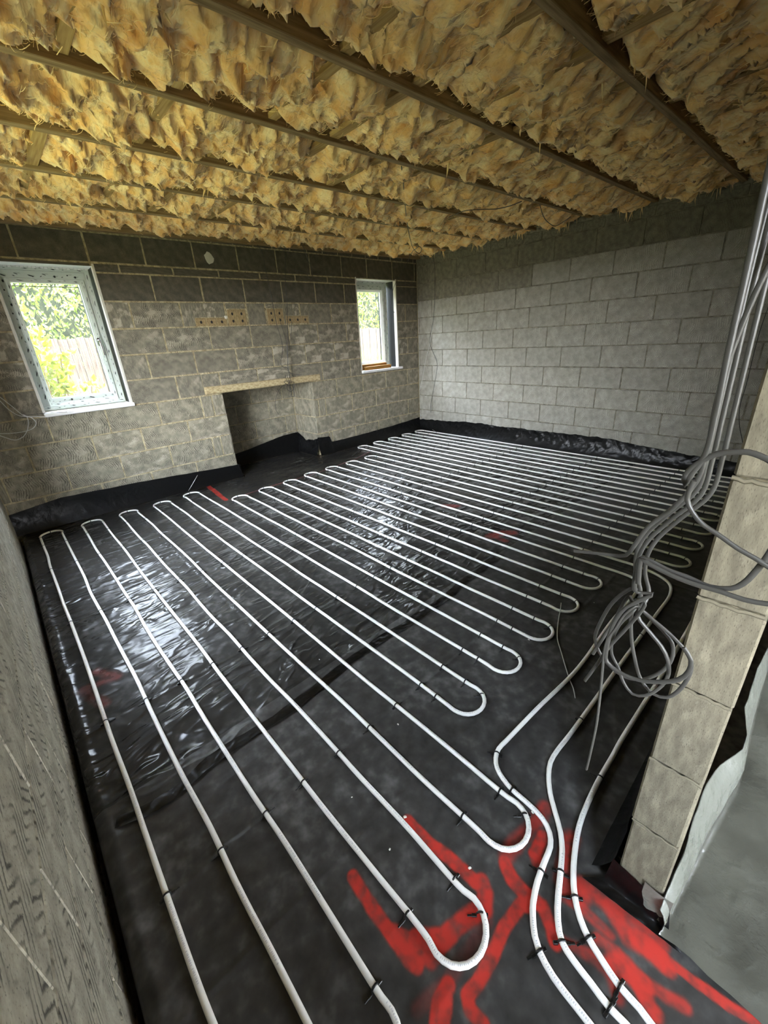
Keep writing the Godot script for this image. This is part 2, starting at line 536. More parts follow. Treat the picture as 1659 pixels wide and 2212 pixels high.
func build_walls() -> void:
	# --- the wall with the two windows and the fireplace
	var wb := struct(root("wall_back"), "grey concrete block wall with two windows and a low fireplace opening", "wall") as Node3D
	var h1 := Rect2(-4.775, 0.955, 0.695, 1.175)
	var h2 := Rect2(-1.17, 0.985, 0.733, 1.17)
	var h3 := Rect2(-3.18, -0.2, 1.16, 1.165)
	wall_body(wb, Vector3.ZERO, Vector3.RIGHT, Vector3.BACK, XL - 0.3, 0.3, -0.2, 2.75, 0.3, [h1, h2, h3.grow_side(SIDE_LEFT, 0.03).grow_side(SIDE_RIGHT, 0.03)], M.mortar, 0.003)
	var A := [-4.98, -4.53, -4.08, -3.63, -3.18, -2.73, -2.27, -1.82, -1.37, -0.92, -0.465]      # joints of one bond
	var lint := Rect2(-3.378, 0.965, 1.498, 0.08)
	var cs := [
		[0.059, 0.284, [XL, -4.985, -4.54, -4.09, -3.638, -3.18, -2.02, -1.826, -1.775, -1.36, -0.91, -0.455, 0.0], M.mid_lit],
		[0.284, 0.509, [XL, -5.21, -4.768, -4.325, -3.866, -3.41, -3.315, -3.18, -2.02, -1.615, -1.168, -0.7, -0.256, 0.0], M.mid_lit],
		[0.509, 0.734, [XL, -4.977, -4.497, -4.079, -3.624, -3.18, -2.02, -1.947, -1.837, -1.384, -0.93, -0.468, 0.0], M.mid_lit],
		[0.734, 0.959, [XL, -5.22, -4.773, -4.326, -3.872, -3.436, -3.317, -3.18, -2.02, -1.625, -1.164, -0.721, -0.259, 0.0], M.mid_lit],
		[0.959, 1.184, [XL, -4.985, -4.54, -4.09, -3.639, -3.184, -2.737, -2.297, -1.832, -1.369, -0.9, 0.0], M.mid],
		[1.184, 1.409, [XL, -5.21, -4.76, -4.31, -3.853, -3.405, -2.95, -2.501, -2.054, -1.604, -1.17, -0.229, 0.0], M.mid],
		[1.409, 1.634, [XL, -4.98, -4.53, -3.649, -3.196, -2.738, -2.248, -1.84, -1.385, 0.0], M.mid],
		[1.634, 1.859, [XL, -5.2, -4.75, -3.885, -3.439, -2.985, -2.738, -2.52, -2.067, -1.607, -1.17, -0.263, 0.0], M.mid],
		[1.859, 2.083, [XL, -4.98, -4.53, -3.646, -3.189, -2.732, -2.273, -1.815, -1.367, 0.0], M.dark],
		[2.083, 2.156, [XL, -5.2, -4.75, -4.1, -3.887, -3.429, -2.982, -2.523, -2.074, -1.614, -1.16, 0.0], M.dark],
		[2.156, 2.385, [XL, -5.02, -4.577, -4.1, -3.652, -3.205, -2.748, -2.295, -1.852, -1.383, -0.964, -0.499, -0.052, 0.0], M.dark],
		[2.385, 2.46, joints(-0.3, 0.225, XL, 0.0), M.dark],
	]
	var bricks := [Rect2(-3.315, 1.638, 0.105, 0.075), Rect2(-3.205, 1.638, 0.105, 0.075), Rect2(-3.095, 1.638, 0.105, 0.075), Rect2(-2.965, 1.638, 0.1, 0.155), Rect2(-2.86, 1.638, 0.1, 0.155),
		Rect2(-2.50, 1.638, 0.1, 0.16), Rect2(-2.395, 1.638, 0.1, 0.16), Rect2(-2.265, 1.645, 0.1, 0.075), Rect2(-2.16, 1.645, 0.1, 0.075), Rect2(-2.055, 1.645, 0.1, 0.075)]
	var holes := [h1, h2, h3, lint]
	for q: Rect2 in bricks:
		holes.append(q.grow(0.006))
	lay_blocks(wb, Vector3.ZERO, Vector3.RIGHT, Vector3.BACK, cs, holes, 0.012)
	for q: Rect2 in bricks:
		perforated(wb, q)
	# concrete lintel over the opening
	var lb := Mb.new()
	lb.box(Vector3(-3.375, 0.968, -0.28), Vector3(-1.882, 1.043, 0.018), 0.009)
	put("lintel", lb.mesh(), M.lintel, wb).set_meta("label", "pale cast concrete lintel")
	smear(wb, Vector3(-3.05, 2.255, 0.004), 0.055)
	smear(wb, Vector3(-2.99, 1.72, 0.003), 0.02)
	# --- recess behind the opening
	var wf := struct(root("wall_recess"), "block walls lining the low fireplace recess under the lintel", "wall") as Node3D
	wall_body(wf, Vector3(-3.18, 0, 0), Vector3.FORWARD, Vector3.RIGHT, 0.018, 0.65, -0.2, 1.3, 0.2, [], M.mortar)
	wall_body(wf, Vector3(-2.02, 0, 0), Vector3.BACK, Vector3.LEFT, -0.65, -0.018, -0.2, 1.3, 0.2, [], M.mortar)
	wall_body(wf, Vector3(0, 0, -0.5), Vector3.RIGHT, Vector3.BACK, -3.35, -1.85, -0.2, 1.3, 0.2, [], M.mortar)
	var rb := Mb.new()
	rb.box(Vector3(-3.4, 1.25, -0.7), Vector3(-1.8, 1.45, -0.28))
	put("capping_slab", rb.mesh(), M.mortar, wf)
	var bk := []
	var jb := []
	for k in 5:
		var y := 0.06 + 0.225 * k
		bk.append([y, y + 0.225, [-3.18, -2.86, -2.41, -2.02] if k % 2 == 0 else [-3.18, -2.635, -2.185, -2.02], M.mid_lit])
		jb.append([y, y + 0.225, [0.0, 0.1, 0.5] if k % 2 == 0 else [0.0, 0.33, 0.5], M.mid_lit])
	lay_blocks(wf, Vector3(0, 0, -0.5), Vector3.RIGHT, Vector3.BACK, bk, [])
	lay_blocks(wf, Vector3(-3.18, 0, 0), Vector3.FORWARD, Vector3.RIGHT, jb, [])
	var jc := []
	for c in jb:
		var js: Array = c[2]
		jc.append([c[0], c[1], [-js[2], -js[1], -js[0]], c[3]])
	lay_blocks(wf, Vector3(-2.02, 0, 0), Vector3.BACK, Vector3.LEFT, jc, [])
	# --- right wall
	var wr := struct(root("wall_right"), "long bare wall of light grey concrete blocks without windows", "wall") as Node3D
	wall_body(wr, Vector3.ZERO, Vector3.BACK, Vector3.LEFT, -0.3, 9.0, -0.2, 2.75, 0.3, [], M.mortar_grey)
	var rc := []
	for k in range(-6, 6):
		var y1 := 1.2204 - 0.225 * k
		var y0 := y1 - 0.225
		var first := 0.0306 if posmod(k, 2) == 0 else 0.2799
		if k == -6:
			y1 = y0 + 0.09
			rc.append([y0, y1, joints(0.12, 0.225, 0.0, 5.0), M.dark_shaded])
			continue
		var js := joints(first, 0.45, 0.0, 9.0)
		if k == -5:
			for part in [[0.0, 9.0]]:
				rc.append([y0, y1, js, M.dark_shaded])
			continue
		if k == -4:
			rc.append([y0, y1, js.filter(func(x): return x <= 1.95), M.dark_shaded])
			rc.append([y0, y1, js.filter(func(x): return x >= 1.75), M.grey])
			continue
		rc.append([y0, y1, js, M.grey])
	lay_blocks(wr, Vector3.ZERO, Vector3.BACK, Vector3.LEFT, rc, [])
	# --- left wall, with two openings out of view that light the room
	var wl := struct(root("wall_left"), "close grey block wall along the left edge, cut marks across its face", "wall") as Node3D
	var g1 := Rect2(-2.65, 0.62, 1.3, 1.55)  # out of view, lights the fireplace recess and the right wall
	var g2 := Rect2(-6.3, 0.8, 1.0, 1.35)  # out of view in the next room, placed to light the partition end
	wall_body(wl, Vector3(XL, 0, 0), Vector3.FORWARD, Vector3.RIGHT, -9.0, 0.3, -0.2, 2.75, 0.3, [g1, g2], M.mortar_left)
	var lc := []
	for k in 11:
		var y := -0.166 + 0.225 * k
		lc.append([y, y + 0.225, joints(-0.22 if k % 2 == 0 else 0.0, 0.45, -6.0, 0.0), M.left])
	lay_blocks(wl, Vector3(XL, 0, 0), Vector3.FORWARD, Vector3.RIGHT, lc, [g1, g2], 0.003)
	# --- partition whose end stands beside the viewer
	var wp := struct(root("wall_partition"), "end of a thin block partition standing beside the doorway, pale cut blocks", "wall") as Node3D
	var pb := Mb.new()
	pb.box(Vector3(-4.19, 0.06, 4.575), Vector3(0.0, 2.75, 4.655))
	put("mortar", pb.mesh(), M.mortar, wp)
	var py := [0.06, 0.287, 0.512, 0.738, 0.953, 1.187, 1.412, 1.637, 1.862, 2.087, 2.312, 2.45]
	for k in py.size() - 1:
		var js := joints(-4.2 + (0.45 if k % 2 == 0 else 0.225), 0.45, -4.2, 0.0)
		for j in js.size() - 1:
			var bb := Mb.new()
			var w: float = js[j + 1] - js[j] - 0.01
			var h: float = py[k + 1] - py[k] - 0.006
			bb.box(Vector3(-w / 2, -h / 2, -0.05), Vector3(w / 2, h / 2, 0.05), 0.004, 0.002, rng)
			var o := put("block", bb.mesh(), M.cut[(k + j) % 2], wp)
			o.position = Vector3(js[j] + w / 2, (py[k] + py[k + 1]) / 2, 4.615 + rng.randf_range(-0.003, 0.003))
	for k in range(1, 7):      # mortar squeezed out of the beds at the end face
		bed(wp, py[k])
	# --- far side of the next room
	var wn := struct(root("wall_front"), "block wall closing the next room behind the viewer", "wall") as Node3D
	wall_body(wn, Vector3(0, 0, 8.5), Vector3.LEFT, Vector3.FORWARD, -0.3, 5.7, -0.2, 2.75, 0.3, [Rect2(2.6, 0.05, 1.2, 2.1)], M.mortar_grey)  # opening out of view, placed to light the near left wall

func bed(wp: Node, y: float) -> void:
	var P := PackedVector3Array()
	for k in 12:
		var z := 4.566 + 0.098 * k / 11.0
		P.append(Vector3(-4.2, y + rng.randf_range(-0.003, 0.003), z))
	var b := Mb.new()
	b.sweep(P, 0.004, 0.0022, 6, Vector3.RIGHT)
	put("mortar_bed", b.mesh(), M.cut[0], wp)

func smear(parent: Node, at: Vector3, r: float) -> void:
	# a dab of filler on the block face
	var b := Mb.new()
	var rim := []
	for k in 14:
		var an := TAU * k / 14
		rim.append(at + Vector3(cos(an), sin(an), 0) * r * rng.randf_range(0.7, 1.1))
	for k in 14:
		b.tri(at + Vector3(0, 0, 0.006), rim[k], rim[(k + 1) % 14])
	put("filler_patch", b.mesh(), M.plaster, parent)

func perforated(parent: Node, q: Rect2) -> void:
	var b := Mb.new()
	b.box(Vector3(-q.size.x / 2, -q.size.y / 2, -0.02), Vector3(q.size.x / 2, q.size.y / 2, 0.003), 0.003, 0.002, rng)
	var o := put("brick", b.mesh(), M.brick[0], parent)
	o.position = Vector3(q.get_center().x, q.get_center().y, 0)
	var hcount := 1 if q.size.y < 0.1 else 2
	var hb := Mb.new()
	for k in hcount:
		var cy := 0.0 if hcount == 1 else (k - 0.5) * 0.07
		for s in 10:
			var a0 := TAU * s / 10
			var a1 := TAU * (s + 1) / 10
			hb.tri(Vector3(0, cy, 0.004), Vector3(cos(a0) * 0.012, cy + sin(a0) * 0.015, 0.004), Vector3(cos(a1) * 0.012, cy + sin(a1) * 0.015, 0.004))
	var ho := put("brick_hole", hb.mesh(), M.gasket, o)
	ho.position = Vector3.ZERO

# ------------------------------------------------------------------ windows
func frame_loop(x0: float, y0: float, x1: float, y1: float, prof: Array, uvk := 1.2) -> ArrayMesh:
	# prof: (inset, depth) points swept round the rectangle with mitred corners, front towards +z
	var b := Mb.new()
	var cor := [[x0, y0, 1, 1], [x1, y0, -1, 1], [x1, y1, -1, -1], [x0, y1, 1, -1]]
	for s in 4:
		var c0: Array = cor[s]
		var c1: Array = cor[(s + 1) % 4]
		var ln := Vector2(c0[0], c0[1]).distance_to(Vector2(c1[0], c1[1])) * uvk
		for k in prof.size() - 1:
			var p: Vector2 = prof[k]
			var q: Vector2 = prof[k + 1]
			var a := Vector3(c0[0] + c0[2] * p.x, c0[1] + c0[3] * p.x, p.y)
			var bb := Vector3(c1[0] + c1[2] * p.x, c1[1] + c1[3] * p.x, p.y)
			var cc := Vector3(c1[0] + c1[2] * q.x, c1[1] + c1[3] * q.x, q.y)
			var d := Vector3(c0[0] + c0[2] * q.x, c0[1] + c0[3] * q.x, q.y)
			b.quad(a, bb, cc, d, Vector2(0, 1), Vector2(ln, 1), Vector2(ln, 0), Vector2(0, 0))
	return b.mesh()

func build_window(num: int, label: String, x0: float, x1: float, y0: float, y1: float, zf: float, sash: Rect2, glass: Rect2, o0: float, o1: float, handle: bool) -> void:
	var w := struct(root("window_%d" % num, Vector3(0, 0, 0)), label, "window") as Node3D
	put("frame", frame_loop(x0, y0, x1, y1, [Vector2(0, zf - 0.06), Vector2(0, zf - 0.004), Vector2(0.004, zf), Vector2(0.034, zf), Vector2(0.037, zf - 0.008), Vector2(0.10, zf - 0.008), Vector2(0.10, zf - 0.05)]), M.print, w).set_meta("label", "white frame under printed protective film")
	put("sash", frame_loop(sash.position.x, sash.position.y, sash.end.x, sash.end.y, [Vector2(0, zf - 0.05), Vector2(0, zf + 0.006), Vector2(0.004, zf + 0.012), Vector2(0.03, zf + 0.012), Vector2(0.033, zf + 0.008)]), M.print, w)
	var ins := glass.position.x - sash.position.x
	put("bead", frame_loop(sash.position.x + 0.033, sash.position.y + 0.033, sash.end.x - 0.033, sash.end.y - 0.033, [Vector2(0, zf + 0.008), Vector2(0.003, zf + 0.010), Vector2(ins - 0.036, zf - 0.008), Vector2(ins - 0.033, zf - 0.02)]), M.upvc, w)
	put("gasket", frame_loop(glass.position.x - 0.004, glass.position.y - 0.004, glass.end.x + 0.004, glass.end.y + 0.004, [Vector2(0, zf - 0.012), Vector2(0.003, zf - 0.012), Vector2(0.004, zf - 0.03)]), M.gasket, w)
	var g := Mb.new()
	g.box(Vector3(glass.position.x - 0.01, glass.position.y - 0.01, zf - 0.030), Vector3(glass.end.x + 0.01, glass.end.y + 0.01, zf - 0.026))
	put("pane", g.mesh(), M.glass, w)
	# reveal: dark damp course strip and a pale plasterboard edge on the far side, sill board below
	var rv := Mb.new()
	rv.box(Vector3(o1 - 0.012, y0 - 0.01, zf - 0.06), Vector3(o1 + 0.01, y1 + 0.01, -0.045))
	rv.box(Vector3(o0 - 0.01, y0 - 0.01, zf - 0.06), Vector3(o0 + 0.012, y1 + 0.01, -0.045))
	put("damp_course", rv.mesh(), M.dpc, w)
	var wr := Mb.new()
	var ed := PackedVector3Array()
	for s in [[o1 - 0.014, o1 + 0.004], [o0 - 0.004, o0 + 0.014]]:
		wr.box(Vector3(s[0], y0 - 0.005, -0.05), Vector3(s[1], y1 + 0.015, 0.003), 0.002)
	put("reveal_edge", wr.mesh(), M.plaster, w)
	var hd := Mb.new()
	hd.box(Vector3(o0, y1 - 0.005, zf - 0.06), Vector3(o1, y1 + 0.02, -0.004), 0.002)
	put("head_board", hd.mesh(), M.upvc, w)
	# scalloped edge of the film along the head
	var sc := Mb.new()
	var nn := 26
	for k in nn:
		var xa := lerpf(x0, x1, float(k) / nn)
		var xb := lerpf(x0, x1, float(k + 1) / nn)
		sc.box(Vector3(xa + 0.002, y1 - 0.012 - 0.004 * (k % 3), zf), Vector3(xb - 0.002, y1 + 0.004, zf + 0.004), 0.001)
	put("foam_seal", sc.mesh(), M.white_board, w)
	var sl := Mb.new()
	sl.box(Vector3(o0 + 0.004, y0 - 0.036, zf - 0.05), Vector3(o1 - 0.004, y0 - 0.004, 0.0), 0.002)
	sl.box(Vector3(o0 - 0.0, y0 - 0.036, -0.002), Vector3(o1 + 0.05 * (num - 1) + 0.012, y0 - 0.004, 0.03), 0.006)
	put("sill_board", sl.mesh(), M.white_board, w)
	if handle:
		var hx := sash.end.x - 0.03
		var hb := Mb.new()
		hb.box(Vector3(hx - 0.012, 1.50, zf + 0.01), Vector3(hx + 0.012, 1.57, zf + 0.022), 0.004)
		hb.sweep(smooth([Vector3(hx, 1.55, zf + 0.02), Vector3(hx, 1.55, zf + 0.05), Vector3(hx + 0.002, 1.535, zf + 0.06), Vector3(hx + 0.006, 1.45, zf + 0.062), Vector3(hx + 0.008, 1.42, zf + 0.06)], 0.01), 0.009, 0.006, 8)
		put("handle", hb.mesh(), M.chrome, w)

func build_windows() -> void:
	build_window(1, "white framed casement window at far left, leafy garden and fence outside", -4.785, -4.10, 0.99, 2.132, -0.15, Rect2(-4.705, 1.018, 0.55, 1.022), Rect2(-4.668, 1.068, 0.458, 0.912), -4.775, -4.08, true)
	build_window(2, "narrow looking white framed window near the room corner with timber on its sill", -1.165, -0.485, 1.02, 2.155, -0.15, Rect2(-1.115, 1.06, 0.57, 1.02), Rect2(-1.05, 1.12, 0.42, 0.9), -1.17, -0.437, false)
	var t1 := Mb.new()
	t1.box(Vector3(-0.25, 0, -0.022), Vector3(0.25, 0.045, 0.022), 0.003)
	var a := put("timber_block", t1.mesh(), M.offcut)
	a.position = Vector3(-0.83, 1.016, -0.035)
	tag(a, "brown timber batten lying nearest the room on the right window's sill", "timber")
	var t2 := Mb.new()
	t2.box(Vector3(-0.24, 0, -0.03), Vector3(0.24, 0.075, 0.03), 0.003)
	var c := put("timber_block", t2.mesh(), M.offcut)
	c.position = Vector3(-0.86, 1.016, -0.10)
	tag(c, "taller brown timber batten against the right window's frame, behind another batten", "timber")

# ------------------------------------------------------------------ ceiling
const JOIST_Z := [0.035, 0.64, 1.25, 1.815, 2.425, 3.025, 3.665, 4.26, 4.86, 5.46]
const STRAPS := [-5.1, -4.5, -4.09, -3.69, -3.29, -2.89, -2.49, -2.09, -1.69, -1.29, -0.89, -0.49, -0.15]

func build_ceiling() -> void:
	var ce := struct(root("ceiling"), "open ceiling of dark sawn timber joists with pale cross battens", "ceiling") as Node3D
	var b := Mb.new()
	b.box(Vector3(XL - 0.3, 2.7, -0.3), Vector3(0.3, 2.9, 9.0))
	put("deck", b.mesh(), M.timber, ce)
	var rot := Basis(Vector3.BACK, atan(0.0115))
	for z in JOIST_Z:
		var j := Mb.new()
		var w := 0.022
		if z < 0.1:
			w = 0.03
		j.box(Vector3(XL - 0.05, 0, -w), Vector3(0.05, 0.23, w), 0.003)
		var o := put("joist", j.mesh(), M.timber, ce)
		o.transform = Transform3D(rot, Vector3(0, 2.452 - (0.02 if z < 0.1 else 0.0), z))
	var lad := Mb.new()
	lad.box(Vector3(XL, 2.452, 5.6), Vector3(0, 2.49, 8.5))
	put("lining", lad.mesh(), M.timber, ce)
	for k in range(1, JOIST_Z.size() - 2):
		for x in STRAPS:
			if rng.randf() < (0.1 if k > 2 else 0.3) or x < -5.0:
				continue
			var s := Mb.new()
			var z0: float = JOIST_Z[k] + 0.022
			var z1: float = JOIST_Z[k + 1] - 0.022
			var hw := rng.randf_range(0.02, 0.032)
			s.box(Vector3(-hw, 0, z0), Vector3(hw, 0.022, z1), 0.002)
			var o := put("batten", s.mesh(), M.batten, ce)
			var xx: float = x + rng.randf_range(-0.03, 0.03)
			o.transform = Transform3D(Basis(Vector3.UP, 0.0), Vector3(xx, ceil_y(xx) + rng.randf_range(0.012, 0.03), 0))

func build_insulation() -> void:
	var sb := Mb.new()
	for j in 5:      # one curved strand, 5 cm long
		var a := -0.025 + 0.01 * j
		var c := a + 0.01
		var ya := -0.012 * (1.0 - a * a / 0.000625)
		var yc := -0.012 * (1.0 - c * c / 0.000625)
		sb.quad(Vector3(-0.0007, ya, a), Vector3(0.0007, ya, a), Vector3(0.0007, yc, c), Vector3(-0.0007, yc, c))
	M.strand = sb.mesh()
	var where := ["in the first joist bay, against the window wall", "in the second joist bay from the window wall", "in the third joist bay from the window wall", "in the fourth joist bay from the window wall",
		"in the fifth joist bay from the window wall", "in the sixth joist bay from the window wall", "in the last bay in view, at upper right", "in the bay right overhead the viewer", "in the bay behind the viewer"]
	for k in JOIST_Z.size() - 1:
		var far := k < 2
		var z0: float = JOIST_Z[k] + 0.024
		var z1: float = JOIST_Z[k + 1] - 0.022
		var st := 0.013
		var nu := int((-0.01 - XL) / st) + 1
		var nv := int((z1 - z0) / st) + 2
		if k > 6:
			nu = nu / 2
			nv = nv / 2
		var f := FastNoiseLite.new()
		f.seed = 100 + k
		f.frequency = 1.0
		f.noise_type = FastNoiseLite.TYPE_SIMPLEX
		f.fractal_type = FastNoiseLite.FRACTAL_RIDGED
		f.fractal_octaves = 4
		f.domain_warp_enabled = true
		f.domain_warp_amplitude = 0.25
		f.domain_warp_frequency = 1.6
		f.domain_warp_fractal_octaves = 3
		var g := FastNoiseLite.new()
		g.seed = 140 + k
		g.frequency = 2.4
		g.fractal_octaves = 3
		var P := PackedVector3Array()
		for r in nv:
			var v := float(r) / (nv - 1)
			for c in nu:
				var u := float(c) / (nu - 1)
				var x := lerpf(XL, -0.01, u)
				var z := lerpf(z0, z1, v)
				# pillows between the battens
				var near := 9.0
				for s: float in STRAPS:
					near = minf(near, absf(x - s))
				var pil := sqrt(clampf(near / 0.19, 0.0, 1.0))
				var across := pow(clampf(v / 0.16, 0.0, 1.0), 0.5) * (0.55 + 0.45 * pow(clampf((1.0 - v) / 0.2, 0.0, 1.0), 0.5))
				var big := g.get_noise_2d(x, z * 1.2)
				var rid := f.get_noise_2d(x * 2.3 + z * 1.0, z * 1.3)
				var fine := f.get_noise_2d(x * 7.0 + z * 2.0 + 40.0, z * 2.6)
				var crimp := f.get_noise_2d(x * 13.0 + z * 3.0 + 90.0, z * 5.5)
				var fold := 1.0 - absf(g.get_noise_2d(x * 2.6 + z * 1.1 + 50.0, z * 0.55)) * 4.0
				var y := -0.016 * maxf(fold, -0.5) * across - 0.005 * crimp + ceil_y(x) + 0.115 - across * (0.075 + 0.045 * pil + 0.045 * big) - 0.040 * rid * (0.4 + 0.6 * across) - 0.022 * fine
				var ov := -0.028 * sin(v * PI) * (0.5 + g.get_noise_2d(x * 3.0, z + 9.0))
				P.append(Vector3(minf(x + 0.03 * rid + 0.014 * fine + 0.005 * crimp, -0.004), y, clampf(z + 0.03 * g.get_noise_2d(x * 2.5 + 20.0, z * 2.5) + ov, z0 + 0.001, z1 - 0.001)))
		var b := Mb.new()
		b.grid(P, nu, nv)       # columns along +x, rows along +z: outward is down
		var o := root("insulation_quilt")
		tag(o, "sagging yellow glass wool quilt " + where[k], "insulation", "insulation between the joists")
		var wool_v := b.v
		put("wool", b.mesh(), M.wool[k % 2], o)
		# loose tufts hanging out of it
		var tb := Mb.new()
		for q in 70 if k < 7 else 10:
			var c := rng.randi() % nu
			var r := rng.randi_range(1, nv - 2)
			if rng.randf() < 0.5:
				r = rng.randi_range(1, 5)
			var at := P[r * nu + c] + Vector3(0, 0.006, 0)
			var ln := rng.randf_range(0.015, 0.05)
			if rng.randf() < 0.08:
				ln *= 2.0
			var d := Vector3(rng.randf_range(-0.5, 0.5), -1.0, rng.randf_range(-0.5, 0.5)).normalized()
			if q % 6 == 0:      # ragged ends where the quilt meets the bare wall
				at = P[(nv / 2 + (q / 6 * 5) % (nv / 2 - 2)) * nu + nu - 2] + Vector3(0, 0.01, 0)
				ln = rng.randf_range(0.04, 0.12)
				d = Vector3(rng.randf_range(-0.1, 0.3), -1.0, rng.randf_range(-0.3, 0.3)).normalized()
			var hw := rng.randf_range(0.003, 0.011)
			var side := Vector3(rng.randf_range(-1, 1), 0, rng.randf_range(-1, 1)).normalized() * hw
			var sd2 := side.cross(Vector3.UP) * 0.6
			var tip := at + d * ln
			var mid := at + d * ln * 0.5 + side * rng.randf_range(-0.8, 0.8)
			for s in [[side, sd2], [sd2, -side], [-side, -sd2], [-sd2, side]]:
				b = tb
				b.quad(at + s[0], mid + s[0] * 0.6, mid + s[1] * 0.6, at + s[1])
				b.tri(mid + s[0] * 0.6, tip, mid + s[1] * 0.6)
		var to := put("loose_tuft", tb.mesh(), M.fibre, o)
		to.set_meta("kind", "stuff")
		if k > 6:
			continue
		# fine strands lying over the wool
		var mm := MultiMesh.new()
		mm.transform_format = MultiMesh.TRANSFORM_3D
		mm.mesh = M.strand
		mm.instance_count = 4200
		for q in 4200:
			var at := wool_v[rng.randi() % wool_v.size()]
			var yaw := rng.randf_range(-0.7, 0.7) + (PI if rng.randf() < 0.5 else 0.0)
			var bs := Basis.from_euler(Vector3(rng.randf_range(-0.35, 0.35), yaw, rng.randf() * TAU)).scaled(Vector3.ONE * rng.randf_range(0.6, 1.5))
			mm.set_instance_transform(q, Transform3D(bs, at + Vector3(0, -0.001, 0)))
		var fo := MultiMeshInstance3D.new()
		fo.name = "loose_fibre"
		fo.multimesh = mm
		fo.material_override = M.fibre
		fo.set_meta("kind", "stuff")
		o.add_child(fo, true)

# ------------------------------------------------------------------ floor
var PAINT := []

func stroke(P: Array, w: float, a := 1.0, soft := 0.5) -> void:
	PAINT.append([P, w, a, soft])

func list_paint() -> void:
	stroke([Vector2(-4.491, 4.051), Vector2(-4.491, 4.14), Vector2(-4.48, 4.212), Vector2(-4.472, 4.296)], 0.022)
	stroke([Vector2(-4.463, 4.309), Vector2(-4.473, 4.33), Vector2(-4.499, 4.343), Vector2(-4.56, 4.324), Vector2(-4.628, 4.308), Vector2(-4.679, 4.262)], 0.027)
	stroke([Vector2(-4.713, 4.041), Vector2(-4.719, 4.128), Vector2(-4.72, 4.211), Vector2(-4.719, 4.271), Vector2(-4.713, 4.294)], 0.02)
	stroke([Vector2(-4.711, 4.213), Vector2(-4.695, 4.268), Vector2(-4.68, 4.311), Vector2(-4.655, 4.308)], 0.024, 0.9)
	stroke([Vector2(-4.416, 4.424), Vector2(-4.427, 4.41), Vector2(-4.496, 4.406), Vector2(-4.58, 4.415), Vector2(-4.632, 4.415), Vector2(-4.667, 4.412), Vector2(-4.68, 4.43), Vector2(-4.677, 4.462)], 0.018)
	stroke([Vector2(-4.372, 4.328), Vector2(-4.39, 4.362), Vector2(-4.397, 4.405), Vector2(-4.389, 4.454), Vector2(-4.411, 4.489), Vector2(-4.429, 4.509)], 0.022)
	stroke([Vector2(-4.148, 4.337), Vector2(-4.202, 4.337), Vector2(-4.285, 4.327), Vector2(-4.357, 4.323)], 0.03, 0.7, 0.9)
	stroke([Vector2(-4.23, 4.371), Vector2(-4.292, 4.377), Vector2(-4.309, 4.399)], 0.022)
	stroke([Vector2(-4.686, 4.369), Vector2(-4.725, 4.372), Vector2(-4.752, 4.387)], 0.018)
	stroke([Vector2(-4.706, 4.381), Vector2(-4.739, 4.4)], 0.016)
	stroke([Vector2(-4.17, 4.434), Vector2(-4.23, 4.446), Vector2(-4.295, 4.468), Vector2(-4.291, 4.517)], 0.03, 0.75, 0.9)
	stroke([Vector2(-4.268, 4.507), Vector2(-4.262, 4.579), Vector2(-4.252, 4.644), Vector2(-4.247, 4.689)], 0.028, 0.8, 0.9)
	stroke([Vector2(-4.265, 4.573), Vector2(-4.296, 4.634), Vector2(-4.285, 4.672), Vector2(-4.286, 4.705)], 0.024, 0.8, 0.9)
	stroke([Vector2(-4.278, 4.652), Vector2(-4.279, 4.687), Vector2(-4.282, 4.715)], 0.024)
	stroke([Vector2(-4.349, 4.583), Vector2(-4.339, 4.625), Vector2(-4.347, 4.674), Vector2(-4.337, 4.727), Vector2(-4.326, 4.762)], 0.017, 0.8, 0.9)
	stroke([Vector2(-4.348, 4.663), Vector2(-4.376, 4.694), Vector2(-4.386, 4.72)], 0.02, 0.9, 0.7)
	stroke([Vector2(-4.367, 4.63), Vector2(-4.352, 4.653), Vector2(-4.358, 4.683)], 0.03, 0.9)
	stroke([Vector2(-4.33, 4.478), Vector2(-4.318, 4.521), Vector2(-4.318, 4.568), Vector2(-4.318, 4.6)], 0.017, 0.7, 0.9)
	stroke([Vector2(-4.42, 4.508), Vector2(-4.404, 4.55), Vector2(-4.389, 4.596), Vector2(-4.392, 4.63), Vector2(-4.418, 4.654)], 0.018, 0.65, 0.9)
	stroke([Vector2(-4.264, 4.667), Vector2(-4.267, 4.722), Vector2(-4.264, 4.769), Vector2(-4.255, 4.828), Vector2(-4.237, 4.896), Vector2(-4.232, 4.941)], 0.013, 0.9)
	stroke([Vector2(-3.581, -0.043), Vector2(-3.599, 0.23), Vector2(-3.622, 0.472), Vector2(-3.638, 0.662)], 0.028, 0.95)
	stroke([Vector2(-3.588, 0.682), Vector2(-3.029, 0.634), Vector2(-2.484, 0.656), Vector2(-1.822, 0.547), Vector2(-1.478, 0.43)], 0.018, 0.35, 0.9)
	stroke([Vector2(-1.494, -0.132), Vector2(-1.564, 0.002)], 0.035, 0.95)
	stroke([Vector2(-2.354, 2.453), Vector2(-2.297, 2.539)], 0.05, 0.5, 0.9)
	stroke([Vector2(-2.606, 3.109), Vector2(-2.509, 3.148), Vector2(-2.45, 3.192)], 0.055, 0.6, 0.9)
	stroke([Vector2(-2.597, 3.143), Vector2(-2.604, 3.228)], 0.035, 0.5, 0.9)
	stroke([Vector2(-5.095, 2.498), Vector2(-5.029, 2.618), Vector2(-5.166, 2.59), Vector2(-5.105, 2.766)], 0.035, 0.35, 1.4)
	stroke([Vector2(-4.521, 4.367), Vector2(-4.681, 4.365), Vector2(-4.766, 4.345)], 0.02, 0.25, 0.9)
	stroke([Vector2(-2.043, 3.665), Vector2(-1.48, 3.481)], 0.02, 0.0, 0.9)

